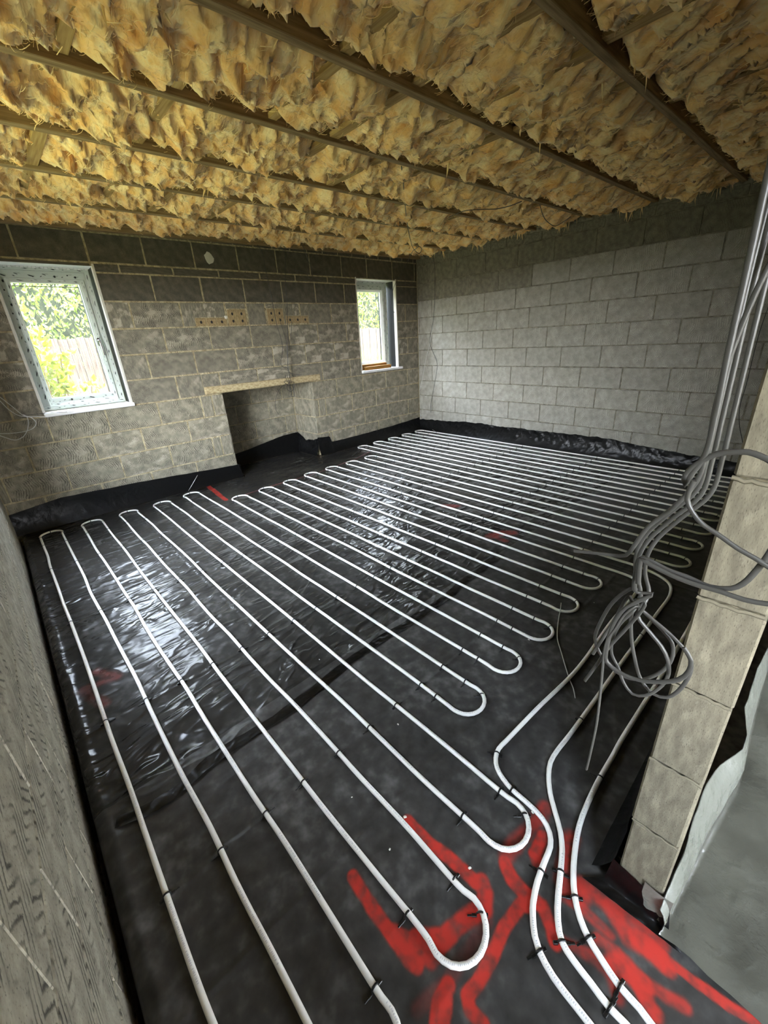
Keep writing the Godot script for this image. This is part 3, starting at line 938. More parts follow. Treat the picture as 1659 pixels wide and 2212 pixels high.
const FX0 := -5.32
const FZ0 := -0.55
const FW := 5.36
const FH := 6.2

func membrane_material() -> StandardMaterial3D:
	var w := 1400
	var h := 1620
	var rid := FastNoiseLite.new()
	rid.seed = 5
	rid.frequency = 1.0
	rid.noise_type = FastNoiseLite.TYPE_SIMPLEX
	rid.fractal_type = FastNoiseLite.FRACTAL_RIDGED
	rid.fractal_octaves = 3
	rid.domain_warp_enabled = true
	rid.domain_warp_amplitude = 0.35
	rid.domain_warp_frequency = 1.1
	rid.domain_warp_fractal_octaves = 2
	var fin := FastNoiseLite.new()
	fin.seed = 8
	fin.frequency = 1.0
	fin.fractal_octaves = 3
	var hf := PackedFloat32Array()
	hf.resize(w * h)
	var mk := FastNoiseLite.new()
	mk.seed = 15
	mk.frequency = 0.9
	mk.fractal_octaves = 2
	# strength of the creasing, coarse table along x and z
	for y in h:
		var z := FZ0 + FH * y / h
		for x in w:
			var xx := FX0 + FW * x / w
			var m := 0.0
			if x % 4 == 0 and y % 4 == 0 or true:
				m = clampf(0.62 + 0.9 * mk.get_noise_2d(xx, z), 0.15, 1.2)
			var amt := 1.0 if z < 3.3 else maxf(0.26, 1.0 - (z - 3.3) * 6.0)
			m *= amt
			var a := rid.get_noise_2d(xx * 1.0 - z * 0.4, z * 2.5 + xx * 0.4)
			hf[y * w + x] = m * a * 0.0145 + fin.get_noise_2d(xx * 5.0, z * 7.0) * 0.0013 * (0.4 + amt)
	# fold lines left from the roll
	for q in [2.9, 3.71, 1.95, 1.066, 3.98]:
		var r0 := int((q - FZ0) / FH * h)
		for x in w:
			for d in range(-3, 4):
				hf[(r0 + d) * w + x] += 0.0024 * (1.0 - absf(d) / 4.0)
	for q in [-4.38, -3.4, -2.45, -1.5, -0.6]:
		var c0 := int((q - FX0) / FW * w)
		for y in h:
			for d in range(-3, 4):
				hf[y * w + c0 + d] += 0.002 * (1.0 - absf(d) / 4.0)
	var nd := PackedByteArray()
	nd.resize(w * h * 3)
	var sx := w / FW * 0.5
	var sz := h / FH * 0.5
	for y in h:
		var ya := mini(y + 1, h - 1) * w
		var yb := maxi(y - 1, 0) * w
		for x in w:
			var dx := (hf[y * w + mini(x + 1, w - 1)] - hf[y * w + maxi(x - 1, 0)]) * sx
			var dz := (hf[ya + x] - hf[yb + x]) * sz
			var l := 127.0 / sqrt(dx * dx + dz * dz + 1.0)
			var o := (y * w + x) * 3
			nd[o] = int(128.0 - dx * l)
			nd[o + 1] = int(128.0 + dz * l)
			nd[o + 2] = int(128.0 + l)
	# colour: black film, dust, red spray marks
	var dust := FastNoiseLite.new()
	dust.seed = 21
	dust.frequency = 0.012
	dust.fractal_octaves = 5
	var dn := dust.get_image(w, h, false, false, false).get_data()
	dust.frequency = 0.055
	dust.seed = 23
	var dm := dust.get_image(w, h, false, false, false).get_data()
	var cd := PackedByteArray()
	cd.resize(w * h * 3)
	var rd := PackedByteArray()
	rd.resize(w * h)
	for k in w * h:
		var v := dn[k]
		var b := 26 + (v >> 4) + (dm[k] >> 4) + int(maxf(0.0, (v + dm[k] - 270) * 0.16))
		if k > w * 1006:      # the sheet this side of the seam is dustier
			b += 9 + (dm[k] >> 4)
		cd[k * 3] = b + 2
		cd[k * 3 + 1] = b + 1
		cd[k * 3 + 2] = b - 1
		rd[k] = 42 + (v >> 4) + (dm[k] >> 4) + (26 if k > w * 1006 else 0)
	list_paint()
	var edge := FastNoiseLite.new()
	edge.seed = 77
	edge.frequency = 0.03
	edge.fractal_octaves = 4
	for s in PAINT:
		var P := []
		for q: Vector2 in s[0]:
			P.append(Vector2((q.x - FX0) / FW * w, (q.y - FZ0) / FH * h))
		var rr: float = s[1] * w / FW
		var soft: float = s[3]
		var lo := Vector2(1e9, 1e9)
		var hi := Vector2(-1e9, -1e9)
		for q: Vector2 in P:
			lo = lo.min(q)
			hi = hi.max(q)
		for y in range(maxi(0, int(lo.y - rr * 2)), mini(h, int(hi.y + rr * 2))):
			for x in range(maxi(0, int(lo.x - rr * 2)), mini(w, int(hi.x + rr * 2))):
				var best := 1e9
				var at := Vector2(x, y)
				for k in P.size() - 1:
					best = minf(best, at.distance_squared_to(Geometry2D.get_closest_point_to_segment(at, P[k], P[k + 1])))
				var e := sqrt(best) / (rr * 0.9) + 0.28 * edge.get_noise_2d(x, y)
				var al: float = clampf((1.15 - e) / maxf(soft * 0.7, 0.1), 0.0, 1.0) * s[2]
				if al > 0.01:
					al *= clampf(0.85 + 0.6 * edge.get_noise_2d(x * 3.0, y * 3.0), 0.3, 1.0)
					var o := (y * w + x) * 3
					cd[o] = int(lerpf(cd[o], 174.0, al))
					cd[o + 1] = int(lerpf(cd[o + 1], 52.0, al))
					cd[o + 2] = int(lerpf(cd[o + 2], 44.0, al))
					rd[y * w + x] = int(lerpf(rd[y * w + x], 125.0, al))
	var m := plain(Color.WHITE, 1.0, 0.42)
	m.metallic_specular = 0.27
	m.albedo_texture = ImageTexture.create_from_image(Image.create_from_data(w, h, false, Image.FORMAT_RGB8, cd))
	m.roughness_texture = ImageTexture.create_from_image(Image.create_from_data(w, h, false, Image.FORMAT_L8, rd))
	m.roughness_texture_channel = BaseMaterial3D.TEXTURE_CHANNEL_RED
	m.normal_enabled = true
	m.normal_texture = ImageTexture.create_from_image(Image.create_from_data(w, h, false, Image.FORMAT_RGB8, nd))
	return m

func build_floor() -> void:
	var fb := Mb.new()
	fb.box(Vector3(XL - 0.3, -0.35, -0.75), Vector3(0.3, -0.14, 9.0))
	var sl := put("floor", fb.mesh(), M.mortar_grey)
	struct(sl, "solid floor slab hidden under the plastic sheeting", "floor")
	var ib := Mb.new()
	ib.box(Vector3(-5.19, -0.14, 0.02), Vector3(-0.02, -0.012, 4.5))
	ib.box(Vector3(-3.16, -0.14, -0.48), Vector3(-2.04, -0.012, 0.02))
	ib.box(Vector3(-5.19, -0.14, 4.5), Vector3(-4.25, -0.012, 6.0))
	put("insulation_board", ib.mesh(), M.plaster, sl)
	# --- the black membrane
	var me := root("plastic_membrane")
	tag(me, "black polythene sheet covering the whole floor, creased and marked with red spray paint", "plastic sheet")
	var xs := [-5.262, -5.25, -5.238, -5.228, -5.218, -5.208, -5.198, -5.188, -5.175, -5.16, -5.14]
	var x := -5.11
	while x < 0.0:
		xs.append(x)
		x += 0.03
	xs.append(-0.002)
	var zs := []
	var z := -0.49
	while z < 5.6:
		zs.append(z)
		z += 0.03
	var nu := xs.size()
	var nv := zs.size()
	var P := PackedVector3Array()
	var T := PackedVector2Array()
	noi.seed = 3
	noi.frequency = 1.0
	noi.fractal_octaves = 3
	for r in nv:
		for c in nu:
			var px: float = xs[c]
			var pz: float = zs[r]
			var y := 0.0025 * noi.get_noise_2d(px * 2.0, pz * 2.0) - 0.001
			var sh := -5.205 + 0.012 * noi.get_noise_2d(3.0, pz * 1.7)
			var tt := clampf((sh - px) / 0.04, 0.0, 1.0)
			y += 0.006 * clampf(1.0 - absf(px - sh - 0.004) / 0.02, 0.0, 1.0)
			y -= 0.022 * tt * tt + (0.09 if px < -5.245 else 0.0)
			P.append(Vector3(px, y, pz))
			T.append(Vector2((px - FX0) / FW, (pz - FZ0) / FH))
	var b := Mb.new()
	# columns along +x and rows along +z give a downward normal: run rows backwards
	var P2 := PackedVector3Array()
	var T2 := PackedVector2Array()
	for r in range(nv - 1, -1, -1):
		P2.append_array(P.slice(r * nu, (r + 1) * nu))
		T2.append_array(T.slice(r * nu, (r + 1) * nu))
	b.grid(P2, nu, nv, T2)
	var keep := PackedInt32Array()
	for k in range(0, b.i.size(), 3):
		var q := (b.v[b.i[k]] + b.v[b.i[k + 1]] + b.v[b.i[k + 2]]) / 3.0
		var out := q.z < 0.0 and (q.x < -3.18 or q.x > -2.02) or q.z > 4.56 and q.x > -4.2 or q.z > 4.7 and q.x > -4.21
		if not out:
			keep.append_array([b.i[k], b.i[k + 1], b.i[k + 2]])
	b.i = keep
	put("sheet", b.mesh(), membrane_material(), me)
	# --- turned up edges
	upstand(me, [Vector3(XL, 0, 0), Vector3(-4.88, 0, 0), Vector3(-4.19, 0, 0), Vector3(-3.153, 0, 0)], [0.19, 0.238, 0.209, 0.141], Vector3.BACK, 0.006)
	upstand(me, [Vector3(-3.18, 0, 0.02), Vector3(-3.18, 0, -0.5)], [0.15, 0.13], Vector3.RIGHT, 0.004)
	upstand(me, [Vector3(-3.18, 0, -0.5), Vector3(-2.6, 0, -0.5), Vector3(-2.25, 0, -0.5), Vector3(-2.02, 0, -0.5)], [0.12, 0.20, 0.255, 0.26], Vector3.BACK, 0.01)
	upstand(me, [Vector3(-2.02, 0, -0.5), Vector3(-2.02, 0, -0.3), Vector3(-2.02, 0, -0.1), Vector3(-2.02, 0, 0.01)], [0.27, 0.17, 0.2, 0.24], Vector3.LEFT, 0.03)
	upstand(me, [Vector3(-2.03, 0, 0), Vector3(-1.83, 0, 0), Vector3(-1.805, 0, 0), Vector3(-1.367, 0, 0), Vector3(-0.6, 0, 0), Vector3(-0.01, 0, 0)], [0.243, 0.221, 0.142, 0.139, 0.16, 0.19], Vector3.BACK, 0.008)
	upstand(me, [Vector3(0, 0, 0), Vector3(0, 0, 0.43), Vector3(0, 0, 1.2), Vector3(0, 0, 1.5), Vector3(0, 0, 2.2), Vector3(0, 0, 2.87), Vector3(0, 0, 3.36), Vector3(0, 0, 3.8), Vector3(0, 0, 4.55)], [0.161, 0.18, 0.217, 0.205, 0.212, 0.222, 0.183, 0.149, 0.135], Vector3.LEFT, 0.02)
	upstand(me, [Vector3(0, 0, 4.563), Vector3(-4.2, 0, 4.563)], [0.14, 0.15], Vector3.FORWARD, 0.008)
	# --- seam tape across the sheet
	strip(me, "seam_tape", [Vector3(-5.183, 0.006, 3.38), Vector3(-5.106, 0.006, 3.408), Vector3(-4.986, 0.006, 3.41), Vector3(-4.842, 0.006, 3.387), Vector3(-4.633, 0.006, 3.396), Vector3(-4.37, 0.006, 3.382), Vector3(-4.073, 0.006, 3.357), Vector3(-3.783, 0.006, 3.366), Vector3(-3.472, 0.006, 3.368), Vector3(-3.212, 0.006, 3.342), Vector3(-2.805, 0.006, 3.334)], 0.022, M.tape)
	# --- tape at the foot of the partition
	var tp := PackedVector3Array()
	var tt2 := 14
	for r in 9:
		for c in tt2:
			var u := float(c) / (tt2 - 1)
			var v := float(r) / 8.0
			var lo := Vector3(-4.25, 0.006, 4.50).lerp(Vector3(-4.235, 0.006, 4.735), u)
			var hi := Vector3(-4.206, 0.105, 4.552).lerp(Vector3(-4.206, 0.075, 4.69), u)
			var mid := Vector3(-4.215, 0.015, 4.545).lerp(Vector3(-4.212, 0.015, 4.70), u)
			var p := lo.lerp(mid, v * 2.0) if v < 0.5 else mid.lerp(hi, v * 2.0 - 1.0)
			tp.append(p + Vector3(-0.004, 0.004, 0) * noi.get_noise_2d(u * 9.0, v * 6.0))
	var tm := Mb.new()
	tm.grid(tp, tt2, 9)
	put("edge_tape", tm.mesh(), M.tape, me)

func upstand(parent: Node, P: Array, tops: Array, n: Vector3, wob: float) -> void:
	# the sheet turned up a wall: P along the wall, n points into the room
	var total := 0.0
	var acc := [0.0]
	for k in P.size() - 1:
		total += P[k].distance_to(P[k + 1])
		acc.append(total)
	var nu := maxi(6, int(total / 0.02))
	var nv := 12
	var G := PackedVector3Array()
	for r in nv:
		var t := float(r) / (nv - 1)
		for c in nu:
			var s := total * c / (nu - 1)
			var k := 0
			while k < acc.size() - 2 and s > acc[k + 1]:
				k += 1
			var f: float = (s - acc[k]) / maxf(acc[k + 1] - acc[k], 0.001)
			var at: Vector3 = P[k].lerp(P[k + 1], f)
			var w := at.x * 1.0 + at.z * 1.37
			var top: float = lerpf(tops[k], tops[k + 1], f) + wob * 0.6 * noi.get_noise_2d(w * 5.0, 3.0)
			var off := 0.05 * pow(1.0 - t, 2.6) + 0.006 + maxf(0.0, wob * (0.7 * noi.get_noise_2d(w * 6.0 + t * 1.5, t * 2.0 + n.x * 9.0) + 0.5 * noi.get_noise_2d(w * 15.0, t * 4.0 + 30.0)) * (0.4 + t))
			G.append(at + n * off + Vector3.UP * (0.001 + t * top))
	var b := Mb.new()
	var dir := (P[-1] - P[0]) as Vector3
	if dir.cross(Vector3.UP).dot(n) < 0:
		var G2 := PackedVector3Array()
		for r in nv:
			for c in nu:
				G2.append(G[r * nu + nu - 1 - c])
		G = G2
	b.grid(G, nu, nv)
	put("upstand", b.mesh(), M.film, parent)

func strip(parent: Node, called: String, P: Array, hw: float, mat: Material) -> void:
	var C := smooth(P, 0.03)
	var nu := C.size()
	var G := PackedVector3Array()
	for r in 5:
		for c in nu:
			var d := (C[mini(c + 1, nu - 1)] - C[maxi(c - 1, 0)]).normalized()
			var s := d.cross(Vector3.UP)
			var w := hw * (1.0 + 0.5 * noi.get_noise_2d(C[c].x * 4.0, r))
			G.append(C[c] - s * w * (1.0 - r / 2.0) * -1.0 + Vector3.UP * (0.003 * noi.get_noise_2d(C[c].x * 9.0, r * 2.0)))
	var b := Mb.new()
	b.grid(G, nu, 5)
	if b.n[nu * 2].y < 0:
		var R := PackedVector3Array()
		for r in range(4, -1, -1):
			R.append_array(G.slice(r * nu, (r + 1) * nu))
		b = Mb.new()
		b.grid(R, nu, 5)
	put(called, b.mesh(), mat, parent)

func build_polythene() -> void:
	var o := root("polythene_sheet")
	tag(o, "grey translucent polythene sheet over the floor right of the partition, turned up its side", "plastic sheet")
	# profile beside the partition: top edge, foot, then floor
	var xs := [-4.235, -4.12, -4.016, -3.9, -3.767, -3.648, -3.567, -3.46, -3.26, -3.0, -2.2, 0.0]
	var zt := [4.672, 4.676, 4.674, 4.672, 4.681, 4.725, 4.724, 4.701, 4.70, 4.714, 4.70, 4.69]
	var yt := [0.10, 0.15, 0.15, 0.15, 0.15, 0.16, 0.16, 0.17, 0.2, 0.2, 0.2, 0.2]
	var nu := 90
	var G := PackedVector3Array()
	var E := PackedVector3Array()
	var nv := 34
	for r in nv:
		for c in nu:
			var u := float(c) / (nu - 1)
			var x := lerpf(-4.235, -0.01, pow(u, 1.7))
			var z0 := lerp_list(xs, zt, x)
			var y0 := lerp_list(xs, yt, x)
			var zb := lerp_list([-4.235, -4.05, -3.88, -3.68, -3.46, -3.0, 0.0], [4.685, 4.703, 4.722, 4.745, 4.74, 4.73, 4.73], x)
			var p: Vector3
			if r < 8:
				var v := r / 8.0
				p = Vector3(x, lerpf(y0, 0.012, v), lerpf(z0, zb, v) + 0.010 * sin(v * PI) + 0.004 * noi.get_noise_2d(x * 8.0, v * 3.0))
			else:
				var v := (r - 8) / float(nv - 9)
				var z := lerpf(zb, 6.6, pow(v, 1.6))
				p = Vector3(x, 0.016 + (0.022 * noi.get_noise_2d(x * 3.5 + z, z * 3.0) - 0.012 * absf(noi.get_noise_2d(x * 2.2 - z * 3.0, z * 2.0 + x * 3.0 + 7.0))) * minf(1.0, (z - zb) * 8.0), z)
			G.append(p)
	# left border of the floor part follows the cut edge of the sheet
	for r in range(8, nv):
		for c in nu:
			var p := G[r * nu + c]
			if p.x < -4.0:
				G[r * nu + c] = p + Vector3(-0.012 * noi.get_noise_2d(p.z * 9.0, 1.0) - 0.02 * clampf((p.z - 4.75) * 2.0, 0, 1), 0, 0)
	var G2 := PackedVector3Array()
	for r in range(nv - 1, -1, -1):
		G2.append_array(G.slice(r * nu, (r + 1) * nu))
	var b := Mb.new()
	b.grid(G2, nu, nv)
	put("sheet", b.mesh(), M.clear, o)
	var E2 := PackedVector3Array()
	for r in range(6, -1, -1):
		for c in nu:
			E2.append(G[r * nu + c] + Vector3(0, 0.0, 0.0015))
	var e := Mb.new()
	e.grid(E2, nu, 7)
	put("turned_edge", e.mesh(), M.clear_edge, o).set_meta("label", "paler clear strip turned up the partition")
	# a flap stuck round the foot of the partition
	var fl := Mb.new()
	var F := PackedVector3Array()
	for r in 5:
		for c in 6:
			var u := c / 5.0
			var v := r / 4.0
			F.append(Vector3(-4.208 - 0.004 * sin(u * PI), 0.03 + 0.085 * v - 0.02 * u * (1.0 - v), lerpf(4.628, 4.69, u)))
	fl.grid(F, 6, 5)
	put("flap", fl.mesh(), M.clear_edge, o)

# ------------------------------------------------------------------ pipes
func ordinal(k: int) -> String:
	var low := ["", "first", "second", "third", "fourth", "fifth", "sixth", "seventh", "eighth", "ninth", "tenth", "eleventh", "twelfth", "thirteenth", "fourteenth", "fifteenth", "sixteenth", "seventeenth", "eighteenth", "nineteenth", "twentieth"]
	if k <= 20:
		return low[k]
	return "thirtieth" if k == 30 else ("twenty-" if k < 30 else "thirty-") + low[k % 10]

func run_x(k: int) -> float:
	return -5.118 + 0.1518 * (k - 1)

func along(out: Array, k: int, z0: float, z1: float) -> void:
	# one straight run with its slight wander between the clips
	var n := maxi(2, int(absf(z1 - z0) / 0.22))
	for j in n + 1:
		var z := lerpf(z0, z1, float(j) / n)
		var w := 0.006 if k > 6 else 0.010
		out.append(Vector3(run_x(k) + w * noi.get_noise_2d(k * 7.3, z * 1.3), 0.0105, z))

func bend(out: Array, k0: int, k1: int, z: float, s: float) -> void:
	# U-turn from run k0 to run k1, bulging towards z + s * r
	var c := (run_x(k0) + run_x(k1)) / 2.0
	var r := absf(run_x(k1) - run_x(k0)) / 2.0
	var sg := 1.0 if run_x(k1) > run_x(k0) else -1.0
	for j in 7:
		var an := PI * j / 6.0
		out.append(Vector3(c - sg * cos(an) * r * 1.04, 0.0105, z - s * r + s * sin(an) * r))

func build_pipes() -> Array:
	noi.seed = 44
	var NEAR := {2: 4.385, 4: 4.395, 6: 4.345, 8: 3.975, 10: 3.965, 12: 3.97, 14: 3.965, 16: 3.97, 20: 4.275, 22: 4.275, 24: 4.275, 26: 4.272, 28: 4.27, 30: 4.27, 32: 4.27}
	var r := 0.076
	# first circuit: run 1 in, run 18 out
	var a := [Vector3(-5.18, 0.0105, 5.5), Vector3(-5.15, 0.0105, 5.0), Vector3(-5.13, 0.0105, 4.5)]
	var b := []
	for loop in 17:
		var k := loop * 2 + 1
		var out: Array = a if k <= 17 else b
		var zf: float = FAR_Z[loop] - 0.004
		var zn0: float = 4.2 if k == 1 else 3.98 if k == 19 else NEAR[k - 1]
		var zn1: float = 3.98 if k == 17 else 4.3 if k == 33 else NEAR[k + 1]
		if k == 19:
			continue
		along(out, k, zn0 - r - 0.03 if k > 1 else 4.2, zf + r + 0.03)
		bend(out, k, k + 1, zf, -1.0)
		along(out, k + 1, zf + r + 0.03, zn1 - r - 0.03)
		if k != 17 and k != 33:
			bend(out, k + 1, k + 2, zn1, 1.0)
	var y := 0.0105
	a.append_array([Vector3(run_x(18), y, 4.0), Vector3(run_x(18) - 0.012, y, 4.075), Vector3(run_x(18) - 0.06, y, 4.125), Vector3(-2.72, y, 4.14)])
	a.append_array([Vector3(-3.054, y, 4.138), Vector3(-3.505, 0.01, 4.155), Vector3(-3.823, 0.01, 4.134)])
	a.append_array([Vector3(-4.031, 0.01, 4.124), Vector3(-4.08, 0.01, 4.122), Vector3(-4.119, 0.01, 4.135), Vector3(-4.147, 0.01, 4.159), Vector3(-4.164, 0.01, 4.191), Vector3(-4.176, 0.01, 4.236), Vector3(-4.18, 0.01, 4.303), Vector3(-4.189, 0.01, 4.351), Vector3(-4.211, 0.01, 4.385), Vector3(-4.243, 0.01, 4.404), Vector3(-4.293, 0.01, 4.411), Vector3(-4.35, 0.01, 4.42), Vector3(-4.402, 0.01, 4.435), Vector3(-4.429, 0.01, 4.449), Vector3(-4.461, 0.01, 4.472), Vector3(-4.479, 0.01, 4.494), Vector3(-4.496, 0.01, 4.538), Vector3(-4.503, 0.01, 4.584), Vector3(-4.508, 0.01, 4.627), Vector3(-4.518, 0.01, 4.694), Vector3(-4.55, 0.0105, 5.2), Vector3(-4.62, 0.0105, 5.57)])
	# second circuit: run 19 in (its way to the manifold comes first), run 34 out
	var c := []
	c.append_array([Vector3(-4.50, 0.0105, 5.57), Vector3(-4.43, 0.0105, 5.2), Vector3(-4.457, 0.01, 4.745), Vector3(-4.452, 0.01, 4.682), Vector3(-4.452, 0.01, 4.649), Vector3(-4.443, 0.01, 4.603), Vector3(-4.434, 0.01, 4.557), Vector3(-4.422, 0.01, 4.524), Vector3(-4.39, 0.01, 4.498), Vector3(-4.343, 0.01, 4.476), Vector3(-4.283, 0.01, 4.454), Vector3(-4.229, 0.01, 4.433), Vector3(-4.187, 0.01, 4.408), Vector3(-4.145, 0.01, 4.371), Vector3(-4.099, 0.01, 4.331), Vector3(-4.047, 0.01, 4.299), Vector3(-3.996, 0.01, 4.28), Vector3(-3.937, 0.01, 4.276), Vector3(-3.849, 0.01, 4.279)])
	c.append_array([Vector3(-3.369, y, 4.28), Vector3(-2.85, y, 4.282), Vector3(-2.58, y, 4.278), Vector3(-2.47, y, 4.24), Vector3(-2.41, y, 4.15), Vector3(run_x(19), y, 4.02)])
	along(c, 19, 3.95, FAR_Z[9] + r)
	bend(c, 19, 20, FAR_Z[9], -1.0)
	along(c, 20, FAR_Z[9] + r, NEAR[20] - r - 0.03)
	bend(c, 20, 21, NEAR[20], 1.0)
	c.append_array(b)
	c.append_array([Vector3(run_x(34), y, 4.34), Vector3(run_x(34) - 0.03, y, 4.40), Vector3(run_x(34) - 0.1, y, 4.425), Vector3(-1.2, y, 4.428), Vector3(-2.755, y, 4.428), Vector3(-3.193, y, 4.43), Vector3(-3.6, y, 4.424)])
	c.append_array([Vector3(-3.737, 0.01, 4.422), Vector3(-3.827, 0.01, 4.424), Vector3(-3.931, 0.01, 4.424), Vector3(-4.036, 0.01, 4.429), Vector3(-4.125, 0.01, 4.439), Vector3(-4.202, 0.01, 4.459), Vector3(-4.262, 0.01, 4.481), Vector3(-4.311, 0.01, 4.507), Vector3(-4.345, 0.01, 4.536), Vector3(-4.368, 0.01, 4.567), Vector3(-4.383, 0.01, 4.601), Vector3(-4.401, 0.01, 4.652), Vector3(-4.405, 0.01, 4.695), Vector3(-4.412, 0.01, 4.72), Vector3(-4.423, 0.01, 4.786), Vector3(-4.33, 0.0105, 5.2), Vector3(-4.38, 0.0105, 5.57)])
	var lab := ["white plastic heating pipe looping over the left half of the floor", "white plastic heating pipe looping over the right half of the floor by the bare wall"]
	var all := [smooth(a, 0.03), smooth(c, 0.03)]
	for k in 2:
		var mb := Mb.new()
		mb.sweep(all[k], 0.008, 0.008, 12)
		var o := put("heating_pipe", mb.mesh(), M.pipe)
		tag(o, lab[k], "pipe", "underfloor heating pipes")
	return all

func build_clips(all: Array) -> void:
	var mb := Mb.new()
	var P := []
	for j in 9:
		var an := PI * j / 8.0
		P.append(Vector3(cos(an) * 0.0098, 0.0105 + sin(an) * 0.0098, 0))
	P.push_front(Vector3(0.0105, 0.001, 0))
	P.append(Vector3(-0.0105, 0.001, 0))
	var PP := PackedVector3Array(P)
	mb.sweep(PP, 0.0030, 0.0016, 6, Vector3.RIGHT)
	mb.box(Vector3(0.009, 0.0005, -0.004), Vector3(0.021, 0.008, 0.004), 0.001)
	mb.box(Vector3(-0.034, 0.0005, -0.0025), Vector3(-0.021, 0.003, 0.0025), 0.0008)
	mb.box(Vector3(-0.022, 0.0005, -0.004), Vector3(-0.009, 0.005, 0.004), 0.001)
	var mesh := mb.mesh()
	var first: MeshInstance3D = null
	var spots := []
	for path: PackedVector3Array in all:
		for k in range(1, path.size() - 1):
			var p := path[k]
			var q := path[k + 1]
			var rows := [1.066, 1.945, 2.895, 3.71]
			for w in 4:
				var z: float = rows[w]
				if (p.z - z) * (q.z - z) <= 0.0 and absf(q.x - p.x) < absf(q.z - p.z):
					var run := roundi((p.x + 5.118) / 0.1518) + 1
					spots.append([p.lerp(q, (z - p.z) / (q.z - p.z + 1e-6)), q - p, "on the %s pipe run from the left wall, %s out" % [ordinal(run), ["one metre", "two metres", "three metres", "almost four metres"][w]]])
	for k in 17:
		var zf: float = FAR_Z[k]
		var c := (run_x(k * 2 + 1) + run_x(k * 2 + 2)) / 2.0
		var bn := "the %s far U-bend from the left" % ordinal(k + 1)
		spots.append([Vector3(c, 0.01, zf - 0.002), Vector3.RIGHT, "at the crown of " + bn])
		spots.append([Vector3(run_x(k * 2 + 1), 0.01, zf + 0.1), Vector3.BACK, "on the left leg of " + bn])
		spots.append([Vector3(run_x(k * 2 + 2), 0.01, zf + 0.11), Vector3.BACK, "on the right leg of " + bn])
		if zf < 0.5:
			spots.append([Vector3(run_x(k * 2 + 1) + 0.002, 0.01, zf + 0.32), Vector3.BACK, "further down the left leg of " + bn])
			spots.append([Vector3(run_x(k * 2 + 2) - 0.002, 0.01, zf + 0.36), Vector3.BACK, "further down the right leg of " + bn])
	var bends := [2, 4, 6, 8, 10, 12, 14, 16, 20, 22, 24, 26, 28]
	for w in bends.size():
		var k: int = bends[w]
		var zn := 4.385 if k < 6 else 4.34 if k == 6 else 3.97 if k < 18 else 4.272
		var bn := "the %s near U-bend from the left" % ordinal(w + 1)
		spots.append([Vector3(run_x(k + 1) - 0.012, 0.01, zn - 0.035), Vector3(-1, 0, 1), "at the tip of " + bn])
		spots.append([Vector3(run_x(k), 0.01, zn - 0.17), Vector3.BACK, "on the left leg of " + bn])
		spots.append([Vector3(run_x(k + 1), 0.01, zn - 0.13), Vector3.BACK, "on the right leg of " + bn])
	var tail := [Vector3(-4.104, 0.01, 4.128), Vector3(-4.18, 0.01, 4.232), Vector3(-4.312, 0.01, 4.412), Vector3(-4.483, 0.01, 4.499), Vector3(-4.29, 0.01, 4.453), Vector3(-4.42, 0.01, 4.521), Vector3(-4.452, 0.01, 4.652), Vector3(-3.931, 0.01, 4.424), Vector3(-4.309, 0.01, 4.503), Vector3(-4.366, 0.01, 4.564), Vector3(-4.406, 0.01, 4.656)]
	var nth := ["first", "second", "third", "fourth", "first", "second", "third", "first", "second", "third", "fourth"]
	for w in tail.size():
		var q: Vector3 = tail[w]
		var near := Vector3.BACK
		var best := 1e9
		var at: Vector3 = q
		for path: PackedVector3Array in all:
			for k in path.size() - 1:
				var d := path[k].distance_to(q)
				if d < best:
					best = d
					near = path[k + 1] - path[k]
					at = path[k]
		var which := "left" if w < 4 else "middle" if w < 7 else "right"
		spots.append([at, near, "%s along the %s feed pipe curving towards the doorway" % [nth[w], which]])
	for w in 3:
		spots.append([Vector3(-3.75 + 0.68 * w, 0.01, 4.281), Vector3.RIGHT, "on the middle feed pipe, %s back from its curve" % nth[w]])
	for s in spots:
		var at: Vector3 = s[0]
		var d: Vector3 = s[1]
		d.y = 0
		d = d.normalized()
		var o: MeshInstance3D
		if first == null:
			first = put("pipe_clip", mesh, M.clip)
			o = first
		else:
			o = first.duplicate()
			o.name = numbered("pipe_clip")
			add_child(o, true)
		tag(o, "black staple " + s[2], "clip", "black clips holding down the heating pipes")
		o.transform = Transform3D(Basis(Vector3.UP.cross(d), Vector3.UP, d), Vector3(at.x, 0.0, at.z))

# ------------------------------------------------------------------ cables
func cable(P: Array, rx: float, ry: float, mat: Material, label: String, group: String, hint := Vector3.RIGHT, step := 0.012) -> void:
	var b := Mb.new()
	b.sweep(smooth(P, step), rx, ry, 8, hint)
	var o := put("cable", b.mesh(), mat)
	tag(o, label, "cable", group)

